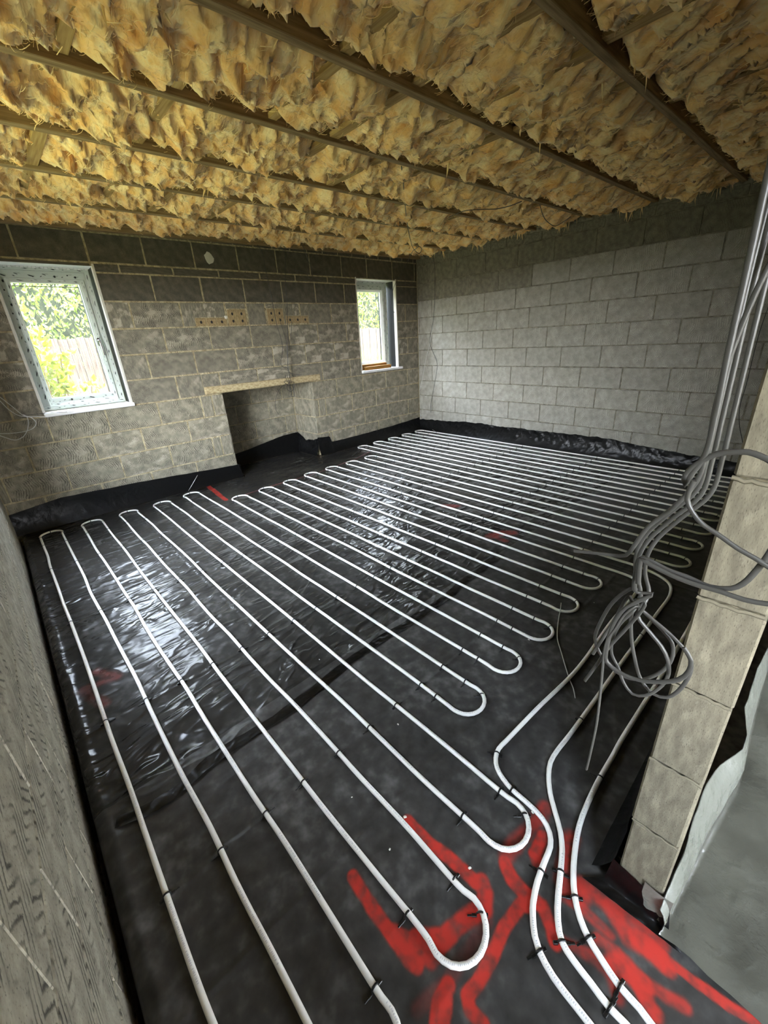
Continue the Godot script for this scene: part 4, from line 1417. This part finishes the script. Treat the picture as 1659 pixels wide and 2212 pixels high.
func build_cables() -> void:
	var G := "grey cables hanging beside the partition"
	var top := [Vector3(-4.42, 1.654, 4.538), Vector3(-4.42, 1.591, 4.545), Vector3(-4.42, 1.546, 4.547), Vector3(-4.42, 1.476, 4.548), Vector3(-4.42, 1.396, 4.55), Vector3(-4.42, 1.322, 4.552), Vector3(-4.42, 1.273, 4.553), Vector3(-4.42, 1.225, 4.551), Vector3(-4.42, 1.184, 4.527), Vector3(-4.42, 1.146, 4.506), Vector3(-4.42, 1.116, 4.498), Vector3(-4.42, 1.085, 4.5), Vector3(-4.42, 1.052, 4.511)]
	top.push_front(Vector3(top[0].x, 2.5, top[0].z))
	var k1 := moved(top, Vector3(0.012, 0, 0.006))
	k1.append_array([Vector3(-4.41, 1.048, 4.507), Vector3(-4.41, 1.013, 4.486), Vector3(-4.41, 0.965, 4.473), Vector3(-4.41, 0.927, 4.469), Vector3(-4.41, 0.905, 4.479), Vector3(-4.41, 0.889, 4.494), Vector3(-4.41, 0.878, 4.521), Vector3(-4.41, 0.885, 4.544), Vector3(-4.41, 0.906, 4.563), Vector3(-4.41, 0.935, 4.577), Vector3(-4.41, 0.962, 4.58), Vector3(-4.41, 0.981, 4.575), Vector3(-4.41, 0.994, 4.562), Vector3(-4.41, 1.007, 4.543), Vector3(-4.41, 1.02, 4.524), Vector3(-4.44, 1.052, 4.525), Vector3(-4.44, 1.052, 4.535), Vector3(-4.44, 1.039, 4.534), Vector3(-4.44, 0.998, 4.52), Vector3(-4.44, 0.948, 4.501), Vector3(-4.44, 0.905, 4.489), Vector3(-4.44, 0.855, 4.474)])
	cable(k1, 0.0029, 0.0019, M.cable, "grey flat cable hanging from the ceiling, its cut end pointing left under the coil", G)
	var k2 := moved(top, Vector3(-0.006, 0, 0.014))
	k2.append_array([Vector3(-4.425, 1.022, 4.518), Vector3(-4.425, 0.976, 4.524), Vector3(-4.425, 0.932, 4.537), Vector3(-4.425, 0.901, 4.551), Vector3(-4.425, 0.885, 4.571), Vector3(-4.425, 0.891, 4.589), Vector3(-4.425, 0.919, 4.602), Vector3(-4.425, 0.953, 4.607), Vector3(-4.425, 0.971, 4.605), Vector3(-4.425, 0.988, 4.594), Vector3(-4.425, 1.004, 4.573), Vector3(-4.425, 1.018, 4.547), Vector3(-4.425, 1.028, 4.529), Vector3(-4.45, 1.045, 4.526), Vector3(-4.45, 1.025, 4.515), Vector3(-4.45, 0.991, 4.506), Vector3(-4.45, 0.969, 4.499), Vector3(-4.45, 0.937, 4.498), Vector3(-4.45, 0.898, 4.501), Vector3(-4.45, 0.843, 4.505), Vector3(-4.45, 0.785, 4.508), Vector3(-4.45, 0.72, 4.508), Vector3(-4.45, 0.666, 4.507)])
	cable(k2, 0.0029, 0.0019, M.cable, "grey flat cable of the bundle whose straight cut end reaches lowest towards the floor", G)
	var k3 := moved(top, Vector3(0.004, 0, 0.022))
	k3.append_array([Vector3(-4.435, 1.023, 4.528), Vector3(-4.435, 1.001, 4.549), Vector3(-4.435, 0.985, 4.567), Vector3(-4.435, 0.966, 4.579), Vector3(-4.435, 0.942, 4.584), Vector3(-4.435, 0.916, 4.58), Vector3(-4.435, 0.883, 4.563), Vector3(-4.435, 0.874, 4.546), Vector3(-4.435, 0.888, 4.53), Vector3(-4.435, 0.91, 4.519), Vector3(-4.435, 0.932, 4.505), Vector3(-4.435, 0.956, 4.502), Vector3(-4.435, 0.993, 4.507), Vector3(-4.435, 1.031, 4.523), Vector3(-4.41, 1.026, 4.512), Vector3(-4.41, 1.034, 4.507), Vector3(-4.41, 0.975, 4.492), Vector3(-4.41, 0.924, 4.478), Vector3(-4.41, 0.893, 4.47)])
	cable(k3, 0.0029, 0.0019, M.cable, "grey flat cable of the bundle making the leftmost hanging loop", G)
	var k4 := [Vector3(-4.46, 1.629, 4.551), Vector3(-4.46, 1.573, 4.556), Vector3(-4.46, 1.538, 4.557), Vector3(-4.46, 1.473, 4.559), Vector3(-4.46, 1.398, 4.561), Vector3(-4.46, 1.33, 4.564), Vector3(-4.46, 1.284, 4.564)]
	k4.push_front(Vector3(k4[0].x, 2.5, k4[0].z))
	k4.append_array([Vector3(-4.46, 1.261, 4.556), Vector3(-4.46, 1.244, 4.551), Vector3(-4.46, 1.257, 4.55), Vector3(-4.46, 1.268, 4.555), Vector3(-4.46, 1.279, 4.564), Vector3(-4.46, 1.288, 4.575), Vector3(-4.46, 1.292, 4.588), Vector3(-4.46, 1.294, 4.601), Vector3(-4.46, 1.291, 4.613), Vector3(-4.46, 1.284, 4.626), Vector3(-4.46, 1.256, 4.64), Vector3(-4.46, 1.217, 4.647), Vector3(-4.46, 1.188, 4.646), Vector3(-4.46, 1.159, 4.64), Vector3(-4.46, 1.136, 4.632), Vector3(-4.46, 1.125, 4.623), Vector3(-4.46, 1.119, 4.603), Vector3(-4.46, 1.123, 4.578), Vector3(-4.46, 1.125, 4.553), Vector3(-4.46, 1.131, 4.533), Vector3(-4.46, 1.131, 4.524), Vector3(-4.46, 1.125, 4.52), Vector3(-4.46, 1.106, 4.52), Vector3(-4.46, 1.082, 4.522)])
	k4.append_array([Vector3(-4.45, 1.069, 4.525), Vector3(-4.45, 1.076, 4.544), Vector3(-4.45, 1.055, 4.528), Vector3(-4.45, 1.028, 4.511), Vector3(-4.45, 0.989, 4.502), Vector3(-4.45, 0.952, 4.5), Vector3(-4.45, 0.925, 4.504), Vector3(-4.45, 0.917, 4.525), Vector3(-4.45, 0.919, 4.551), Vector3(-4.45, 0.932, 4.576), Vector3(-4.45, 0.953, 4.599), Vector3(-4.45, 0.973, 4.607), Vector3(-4.45, 0.993, 4.606), Vector3(-4.45, 1.009, 4.594)])
	cable(k4, 0.0034, 0.0021, M.cable, "grey cable of the bundle arching wide to the right across the partition's end", G)
	var k5 := [Vector3(-4.44, 1.531, 4.583), Vector3(-4.44, 1.499, 4.578), Vector3(-4.44, 1.476, 4.572), Vector3(-4.44, 1.443, 4.566), Vector3(-4.44, 1.388, 4.56), Vector3(-4.44, 1.337, 4.559), Vector3(-4.44, 1.285, 4.562), Vector3(-4.44, 1.245, 4.559), Vector3(-4.44, 1.206, 4.542), Vector3(-4.44, 1.169, 4.518), Vector3(-4.44, 1.135, 4.506), Vector3(-4.44, 1.117, 4.498), Vector3(-4.44, 1.108, 4.466), Vector3(-4.44, 1.098, 4.424)]
	k5.push_front(Vector3(k5[0].x, 2.5, k5[0].z))
	cable(k5, 0.003, 0.002, M.cable, "grey cable joining the bundle from the right, its end sticking out level to the left", G)
	cable([Vector3(-4.47, 1.255, 4.561), Vector3(-4.47, 1.231, 4.559), Vector3(-4.47, 1.215, 4.568), Vector3(-4.47, 1.202, 4.582), Vector3(-4.47, 1.196, 4.595), Vector3(-4.47, 1.183, 4.619), Vector3(-4.47, 1.176, 4.637), Vector3(-4.47, 1.168, 4.653), Vector3(-4.47, 1.163, 4.668)], 0.003, 0.0024, M.cable, "grey cable slanting down right from the bundle across the pale partition blocks", G)
	cable([Vector3(-4.47, 1.095, 4.528), Vector3(-4.47, 1.122, 4.525), Vector3(-4.47, 1.133, 4.525), Vector3(-4.47, 1.129, 4.539), Vector3(-4.47, 1.124, 4.561), Vector3(-4.47, 1.121, 4.587), Vector3(-4.47, 1.122, 4.616), Vector3(-4.47, 1.121, 4.638), Vector3(-4.47, 1.125, 4.659), Vector3(-4.47, 1.132, 4.676)], 0.0034, 0.0021, M.cable, "grey cable running from the coil's neck low across the partition's end to the right edge", G)
	# over the fireplace
	var H := "thin cables over the fireplace"
	cable([Vector3(-2.62, 2.5, 0.06), Vector3(-2.485, 2.346, 0.05), Vector3(-2.467, 2.15, 0.05), Vector3(-2.447, 1.962, 0.05), Vector3(-2.428, 1.641, 0.05), Vector3(-2.397, 1.481, 0.05), Vector3(-2.392, 1.383, 0.05), Vector3(-2.417, 1.302, 0.05), Vector3(-2.446, 1.22, 0.05), Vector3(-2.429, 1.177, 0.05), Vector3(-2.37, 1.159, 0.05), Vector3(-2.353, 1.128, 0.05), Vector3(-2.359, 1.042, 0.05)], 0.003, 0.003, M.cable_dark, "thin dark cable over the fireplace, leftmost, bowing out beside the knot's neck", H)
	cable([Vector3(-2.4, 2.5, 0.06), Vector3(-2.212, 2.379, 0.055), Vector3(-2.243, 2.086, 0.055), Vector3(-2.258, 1.858, 0.055), Vector3(-2.29, 1.622, 0.055), Vector3(-2.346, 1.28, 0.055), Vector3(-2.36, 1.146, 0.055), Vector3(-2.356, 1.042, 0.055)], 0.003, 0.003, M.cable_dark, "thin dark cable hanging straight down to the knot over the fireplace", H)
	cable([Vector3(-2.371, 1.704, 0.03), Vector3(-2.347, 1.585, 0.03), Vector3(-2.323, 1.462, 0.03), Vector3(-2.333, 1.28, 0.03), Vector3(-2.345, 1.127, 0.03), Vector3(-2.318, 1.09, 0.03), Vector3(-2.292, 1.052, 0.03)], 0.0028, 0.0028, M.cable_dark, "thin cable coming out of the wall bricks towards the knot over the fireplace", H)
	cable([Vector3(-2.217, 1.662, 0.035), Vector3(-2.239, 1.557, 0.035), Vector3(-2.282, 1.419, 0.035), Vector3(-2.334, 1.271, 0.035), Vector3(-2.345, 1.118, 0.035), Vector3(-2.3, 1.088, 0.035), Vector3(-2.175, 1.063, 0.035)], 0.0028, 0.0028, M.cable, "pale thin cable from the right joining the cables above the lintel", H)
	cable([Vector3(-2.408, 1.09, 0.06), Vector3(-2.408, 1.03, 0.06), Vector3(-2.374, 0.982, 0.06), Vector3(-2.315, 0.994, 0.06), Vector3(-2.321, 0.923, 0.06), Vector3(-2.369, 0.885, 0.06), Vector3(-2.412, 0.916, 0.06), Vector3(-2.396, 0.976, 0.06), Vector3(-2.339, 1.005, 0.06), Vector3(-2.421, 1.013, 0.06), Vector3(-2.443, 1.007, 0.06), Vector3(-2.398, 0.967, 0.06), Vector3(-2.337, 0.952, 0.06), Vector3(-2.328, 0.88, 0.06), Vector3(-2.329, 0.835, 0.06), Vector3(-2.359, 0.82, 0.06), Vector3(-2.367, 0.866, 0.06), Vector3(-2.376, 0.974, 0.06), Vector3(-2.385, 1.045, 0.06), Vector3(-2.387, 1.097, 0.06)], 0.003, 0.003, M.cable_dark, "dark cable wound into the knot in front of the concrete lintel", H)
	cable([Vector3(-2.318, 1.09, 0.065), Vector3(-2.36, 1.025, 0.065), Vector3(-2.382, 0.957, 0.065), Vector3(-2.358, 0.91, 0.065), Vector3(-2.398, 0.826, 0.065), Vector3(-2.411, 0.845, 0.065), Vector3(-2.381, 0.93, 0.065), Vector3(-2.411, 0.969, 0.065), Vector3(-2.452, 0.973, 0.065), Vector3(-2.521, 0.929, 0.065), Vector3(-2.572, 0.865, 0.065), Vector3(-2.603, 0.791, 0.065), Vector3(-2.611, 0.73, 0.065), Vector3(-2.6, 0.675, 0.065), Vector3(-2.585, 0.645, 0.065)], 0.0026, 0.0026, M.cable, "thin grey tail curling down left from the knot into the fireplace", H)
	cable([Vector3(-2.02, 2.5, 0.09), Vector3(-1.95, 2.397, 0.07), Vector3(-1.914, 2.295, 0.07), Vector3(-1.878, 2.222, 0.07), Vector3(-1.878, 2.152, 0.07), Vector3(-1.9, 2.109, 0.07), Vector3(-1.939, 2.127, 0.07), Vector3(-1.954, 2.164, 0.07), Vector3(-2.024, 2.18, 0.07), Vector3(-2.141, 2.193, 0.07)], 0.0028, 0.0028, M.cable, "short cable dangling from the wall plate above the fireplace's right side", "")
	# in the corner
	cable([Vector3(-0.02, 2.5, 0.16), Vector3(-0.03, 2.411, 0.333), Vector3(-0.03, 1.931, 0.363), Vector3(-0.03, 1.634, 0.335), Vector3(-0.03, 1.325, 0.268), Vector3(-0.03, 1.038, 0.402), Vector3(-0.03, 0.866, 0.383), Vector3(-0.03, 0.603, 0.316), Vector3(-0.03, 0.446, 0.276), Vector3(-0.03, 0.294, 0.274)], 0.003, 0.003, M.cable_dark, "dark cable hanging down the right wall close to the room corner", "cables in the corner")
	cable([Vector3(-0.025, 1.635, 0.33), Vector3(-0.025, 1.325, 0.264), Vector3(-0.025, 1.117, 0.187), Vector3(-0.025, 0.789, 0.093), Vector3(-0.025, 0.632, 0.04)], 0.0028, 0.0028, M.cable_pale, "pale cable branching off into the corner between the two far walls", "cables in the corner")
	cable([Vector3(-0.036, 0.26, 0.04), Vector3(0.108, 0.07, 0.04), Vector3(-0.132, 0.03, 0.447)], 0.002, 0.002, M.cable_pale, "thin pale wire crossing the black upstand at the corner", "")
	cable([Vector3(-0.05, 1.574, 4.053), Vector3(-0.05, 1.291, 4.036), Vector3(-0.05, 0.868, 4.045), Vector3(-0.05, 0.663, 4.045), Vector3(-0.05, 0.517, 4.074), Vector3(-0.05, 0.393, 4.119), Vector3(-0.05, 0.28, 4.164)], 0.003, 0.003, M.cable_dark, "thin dark cable hanging on the right wall behind the partition's end", "")
	# at the ceiling
	cable([Vector3(-2.701, 2.43, 2.374), Vector3(-2.471, 2.43, 2.164), Vector3(-2.187, 2.4, 1.903), Vector3(-1.726, 2.4, 1.481), Vector3(-1.389, 2.36, 1.195), Vector3(-0.938, 2.36, 0.825), Vector3(-0.679, 2.36, 0.67), Vector3(-0.849, 2.36, 0.867), Vector3(-0.996, 2.36, 0.961), Vector3(-0.921, 2.36, 0.833), Vector3(-0.879, 2.36, 0.757), Vector3(-0.553, 2.33, 0.355)], 0.003, 0.003, M.cable_dark, "dark cable running along under the joists and ending in a small loop near the corner", "ceiling cables")
	cable([Vector3(-1.3, 2.44, 1.376), Vector3(-1.411, 2.44, 1.752), Vector3(-1.508, 2.42, 1.997), Vector3(-1.414, 2.42, 2.089), Vector3(-1.307, 2.42, 2.172), Vector3(-1.28, 2.42, 2.275), Vector3(-1.313, 2.42, 2.416)], 0.003, 0.003, M.cable_dark, "dark cable drooping between two joists under the yellow wool", "ceiling cables")
	cable([Vector3(-0.972, 2.45, 2.394), Vector3(-0.816, 2.4, 2.346), Vector3(-0.448, 2.4, 2.218), Vector3(-0.244, 2.4, 2.188), Vector3(-0.337, 2.4, 2.311), Vector3(-0.476, 2.4, 2.451)], 0.003, 0.003, M.cable_dark, "dark cable end curling below the ceiling close to the right wall", "ceiling cables")
	cable([Vector3(-0.118, 2.523, 0.06), Vector3(-0.219, 2.42, 0.06), Vector3(-0.387, 2.232, 0.06), Vector3(-0.519, 2.091, 0.06), Vector3(-0.582, 1.96, 0.06), Vector3(-0.599, 1.868, 0.06), Vector3(-0.579, 1.788, 0.06), Vector3(-0.546, 1.745, 0.06)], 0.0026, 0.0026, M.cable_dark, "thin dark wire hanging beside the right window's pale reveal", "")
	# by the left window
	cable([Vector3(-5.051, 1.225, 0.12), Vector3(-5.011, 1.161, 0.12), Vector3(-4.963, 1.084, 0.12), Vector3(-4.918, 1.007, 0.12), Vector3(-4.891, 0.989, 0.12), Vector3(-4.828, 0.979, 0.12), Vector3(-4.77, 0.965, 0.12)], 0.0025, 0.0025, M.cable_pale, "pale wire lying level with the left window's sill, entering from the left edge", "pale wires below the left window")
	cable([Vector3(-5.044, 1.187, 0.13), Vector3(-5.02, 1.135, 0.13), Vector3(-4.988, 1.059, 0.13), Vector3(-4.945, 1.009, 0.13), Vector3(-4.907, 0.993, 0.13), Vector3(-4.877, 0.984, 0.13), Vector3(-4.856, 0.953, 0.13), Vector3(-4.855, 0.929, 0.13), Vector3(-4.883, 0.895, 0.13), Vector3(-4.943, 0.878, 0.13), Vector3(-5.04, 0.879, 0.13), Vector3(-5.129, 0.892, 0.13)], 0.0025, 0.0025, M.cable_pale, "pale wire below the left window curling back in a loop", "pale wires below the left window")
	cable([Vector3(-4.916, 1.01, 0.135), Vector3(-4.899, 0.995, 0.135), Vector3(-4.898, 0.961, 0.135), Vector3(-4.907, 0.928, 0.135), Vector3(-4.933, 0.877, 0.135), Vector3(-4.973, 0.836, 0.135), Vector3(-5.026, 0.822, 0.135), Vector3(-5.071, 0.848, 0.135), Vector3(-5.129, 0.893, 0.135)], 0.003, 0.003, M.cable_pale, "pale wire tied round the others and hanging lowest below the left window", "pale wires below the left window")
	cable([Vector3(-4.913, 0.997, 0.06), Vector3(-4.801, 0.994, 0.06), Vector3(-4.704, 0.99, 0.06), Vector3(-4.616, 0.981, 0.06)], 0.002, 0.002, M.cable_dark, "thin dark wire resting on the left window's white sill", "")
	# on the floor
	cable([Vector3(-3.087, 0.02, 3.884), Vector3(-3.143, 0.02, 3.907), Vector3(-3.206, 0.006, 3.929), Vector3(-3.316, 0.006, 3.975), Vector3(-3.369, 0.006, 4.002), Vector3(-3.439, 0.006, 4.054), Vector3(-3.519, 0.006, 4.113), Vector3(-3.577, 0.006, 4.158), Vector3(-3.616, 0.006, 4.192), Vector3(-3.658, 0.006, 4.218)], 0.0022, 0.0022, M.cable_pale, "thin loose wire lying on the black sheet between pipe loops", "")
	cable([Vector3(-1.8, 0.006, 0.423), Vector3(-1.307, 0.006, 0.132), Vector3(-0.917, 0.006, -0.177), Vector3(-0.975, 0.15, 0.03)], 0.003, 0.003, M.cable_dark, "dark cable leading from the floor up the black upstand right of the fireplace", "")
	cable([Vector3(-3.799, 0.006, 0.054), Vector3(-3.733, 0.074, 0.05), Vector3(-3.666, 0.149, 0.05)], 0.002, 0.002, M.cable_pale, "thin wire sticking up from the floor left of the fireplace", "")

# ------------------------------------------------------------------ outside
func leaf_mesh(l: float, w: float) -> ArrayMesh:
	var b := Mb.new()
	var a := Vector3(0, 0, 0)
	var t := Vector3(0, l, 0.0)
	var m := Vector3(0, l * 0.5, -0.1 * w)
	b.tri(a, Vector3(w / 2, l * 0.45, 0.2 * w), m)
	b.tri(m, Vector3(w / 2, l * 0.45, 0.2 * w), t)
	b.tri(a, m, Vector3(-w / 2, l * 0.45, 0.2 * w))
	b.tri(m, t, Vector3(-w / 2, l * 0.45, 0.2 * w))
	return b.mesh()

func leaves(parent: Node, called: String, mesh: Mesh, mat: Material, spots: Array, s0: float, s1: float, upright := 0.3) -> void:
	var mm := MultiMesh.new()
	mm.transform_format = MultiMesh.TRANSFORM_3D
	mm.mesh = mesh
	mm.instance_count = spots.size()
	for k in spots.size():
		var bs := Basis.from_euler(Vector3(rng.randf_range(-1.2, 1.2) * (1.0 - upright), rng.randf() * TAU, rng.randf_range(-1.6, 1.6) * (1.0 - upright))).scaled(Vector3.ONE * rng.randf_range(s0, s1))
		mm.set_instance_transform(k, Transform3D(bs, spots[k]))
	var o := MultiMeshInstance3D.new()
	o.name = called
	o.multimesh = mm
	o.material_override = mat
	o.set_meta("kind", "stuff")
	parent.add_child(o, true)

func build_crumbs() -> void:
	var spots := [Vector3(-4.491, 0.003, 4.039), Vector3(-4.589, 0.003, 4.07), Vector3(-4.574, 0.003, 3.868), Vector3(-4.19, 0.003, 4.318), Vector3(-4.456, 0.003, 4.268), Vector3(-3.462, 0.003, 3.899), Vector3(-4.264, 0.003, 3.778), Vector3(-4.276, 0.003, 3.245), Vector3(-2.941, 0.003, 4.005), Vector3(-4.519, 0.003, 3.093)]
	var mb := Mb.new()
	mb.box(Vector3(-0.004, 0, -0.003), Vector3(0.004, 0.004, 0.003), 0.0014, 0.001, rng)
	var m := mb.mesh()
	for p: Vector3 in spots:
		var o := put("plaster_crumb", m, M.plaster)
		o.transform = Transform3D(Basis(Vector3.UP, rng.randf() * TAU).scaled(Vector3.ONE * rng.randf_range(0.6, 1.3)), Vector3(p.x, 0.002, p.z))
		tag(o, "tiny white crumb of plaster lying on the black sheet between the pipes", "crumb", "white crumbs on the black sheet")

func build_outside() -> void:
	var gb := Mb.new()
	gb.box(Vector3(-20, -0.6, -14), Vector3(14, -0.36, 14))
	struct(put("ground", gb.mesh(), M.soil), "sunlit rough garden ground outside the house", "ground")
	var rf := Mb.new()
	rf.box(Vector3(XL - 0.3, 2.9, -0.3), Vector3(0.3, 3.0, 9.0))
	struct(put("roof", rf.mesh(), M.timber), "roof deck over the room", "roof")
	# close boarded fence
	var fe := root("garden_fence", Vector3(0, 0, -4.5))
	tag(fe, "weathered close boarded timber fence beyond the windows", "fence")
	var bm := []
	for k in 4:
		var b := Mb.new()
		b.box(Vector3(-0.062, -0.36, -0.01 - 0.002 * k), Vector3(0.062, 1.70, 0.008), 0.003, 0.002, rng)
		bm.append(b.mesh())
	var x := -6.6
	var k := 0
	while x < 5.2:
		var o := put("fence_board", bm[k % 4], M.fence, fe)
		o.position = Vector3(x, 0.012 * sin(k * 1.7) - 0.006 * maxf(x, 0.0), 0.008 * (k % 2))
		x += 0.128
		k += 1
	var rail := Mb.new()
	for y in [0.1, 0.8, 1.45]:
		rail.box(Vector3(-6.7, y, -0.07), Vector3(5.3, y + 0.08, -0.02), 0.004)
	put("fence_rail", rail.mesh(), M.fence, fe)
	# hedge behind it, plus an added unseen left arm blocking low sky light
	var he := root("hedge", Vector3(0, -0.36, -5.4))
	tag(he, "tall sunlit green hedge behind the garden fence, its unseen left arm added as shade", "hedge")
	var sp := []
	var f := FastNoiseLite.new()
	f.seed = 9
	f.frequency = 0.9
	for q in 26000:
		var hx := rng.randf_range(-7.5, 6.5)
		var hy := rng.randf_range(1.5, 4.6)
		sp.append(Vector3(hx, hy, 0.35 + 0.4 * f.get_noise_2d(hx, hy) + 0.25 * f.get_noise_2d(hx * 4.0, hy * 4.0) - rng.randf() * 0.35))
	for q in 7000:  # added left arm out of view, keeps low sky off the right wall
		var hz := rng.randf_range(-0.5, 6.8)
		var hy := rng.randf_range(0.6, 4.4)
		sp.append(Vector3(-8.0 + 0.4 * f.get_noise_2d(hz, hy) + rng.randf() * 0.3, hy, hz))
	leaves(he, "foliage", leaf_mesh(0.075, 0.04), M.leaf, sp, 0.8, 1.5)
	var core := Mb.new()
	core.box(Vector3(-8.9, 0, -0.9), Vector3(6.5, 4.4, -0.25), 0.2)
	core.box(Vector3(-8.9, 0, -0.9), Vector3(-8.15, 4.2, 6.7), 0.2)  # core of the added left arm, blocks light outside the left opening
	put("stems", core.mesh(), plain(Color(0.10, 0.13, 0.06), 0.95), he)
	# leafy shrub right outside the left window
	var sh := root("shrub", Vector3(-4.5, -0.36, -1.3))
	tag(sh, "young leafy shrub with yellow green leaves just outside the left window", "shrub")
	var st := Mb.new()
	var ls := []
	for q in [[-0.28, 0.0, 2.5, -0.05], [-0.18, -0.1, 2.35, 0.06], [-0.12, 0.1, 2.0, 0.12], [0.0, -0.05, 1.78, 0.22], [-0.3, 0.1, 1.6, -0.1], [0.02, 0.1, 1.5, 0.1], [-0.05, 0.0, 1.65, 0.16], [0.28, -0.1, 1.45, 0.1]]:
		var p0 := Vector3(q[0] * 0.5, 0, q[1])
		var p2 := Vector3(q[0] + q[3] * 0.6, q[2], q[1])
		var p1 := (p0 + p2) / 2 + Vector3(q[3] * -0.3, 0.1, 0)
		var C := smooth([p0, p1, p2], 0.06)
		st.sweep(C, 0.006, 0.006, 5)
		for c in C:
			if c.y < 0.7:
				continue
			for d in 7:
				ls.append(c + Vector3(rng.randf_range(-0.11, 0.11), rng.randf_range(-0.06, 0.06), rng.randf_range(-0.1, 0.1)))
	put("stems", st.mesh(), M.stem, sh)
	leaves(sh, "foliage", leaf_mesh(0.085, 0.055), M.leaf_young, ls, 0.7, 1.3, 0.15)
	# tall grass in the view of the right window
	var gr := root("tall_grass", Vector3(1.6, -0.36, -2.8))
	tag(gr, "tall bright green grass growing outside the right window", "grass")
	gr.set_meta("kind", "stuff")
	var gs := []
	for q in 5200:
		gs.append(Vector3(rng.randf_range(-1.9, 2.6), rng.randf_range(0.0, 0.55), rng.randf_range(-1.4, 0.6)))
	leaves(gr, "blades", leaf_mesh(0.75, 0.022), M.grass, gs, 0.7, 1.5, 0.82)

func _ready() -> void:
	rng.seed = 11
	# camera
	var cam := Camera3D.new()
	cam.name = "camera"
	cam.fov = 102.596
	cam.near = 0.02
	cam.transform = Transform3D(Basis(Vector3(0.730495, -0.053786, 0.680796), Vector3(0.303204, 0.918795, -0.252750), Vector3(-0.611918, 0.391053, 0.687484)), Vector3(-5.0534, 1.4326, 4.6557))
	add_child(cam)
	cam.current = true
	# sky, sun, exposure
	var env := Environment.new()
	env.background_mode = Environment.BG_SKY
	var sky := Sky.new()
	var sm := ProceduralSkyMaterial.new()
	sm.sky_top_color = Color(0.84, 0.89, 0.96)
	sm.sky_horizon_color = Color(0.99, 0.985, 0.97)
	sm.ground_horizon_color = Color(0.62, 0.62, 0.55)
	sm.ground_bottom_color = Color(0.45, 0.44, 0.38)
	sm.sky_energy_multiplier = 1.6
	sky.sky_material = sm
	env.sky = sky
	env.tonemap_mode = Environment.TONE_MAPPER_LINEAR
	env.tonemap_exposure = 25.0
	env.sdfgi_enabled = true
	env.ssao_enabled = true
	env.ssil_enabled = true
	var we := WorldEnvironment.new()
	we.name = "world"
	we.environment = env
	add_child(we)
	var sun := DirectionalLight3D.new()
	sun.name = "sun"
	sun.light_color = Color(1.0, 0.95, 0.86)
	sun.light_energy = 0.5
	sun.light_angular_distance = 0.53
	sun.shadow_enabled = true
	sun.basis = Basis.looking_at(Vector3(-0.12, -0.85, -0.62).normalized(), Vector3.UP)
	add_child(sun)
	make_materials()
	build_walls()
	build_ceiling()
	build_windows()
	build_floor()
	build_polythene()
	build_insulation()
	var paths := build_pipes()
	build_clips(paths)
	build_cables()
	build_crumbs()
	build_outside()
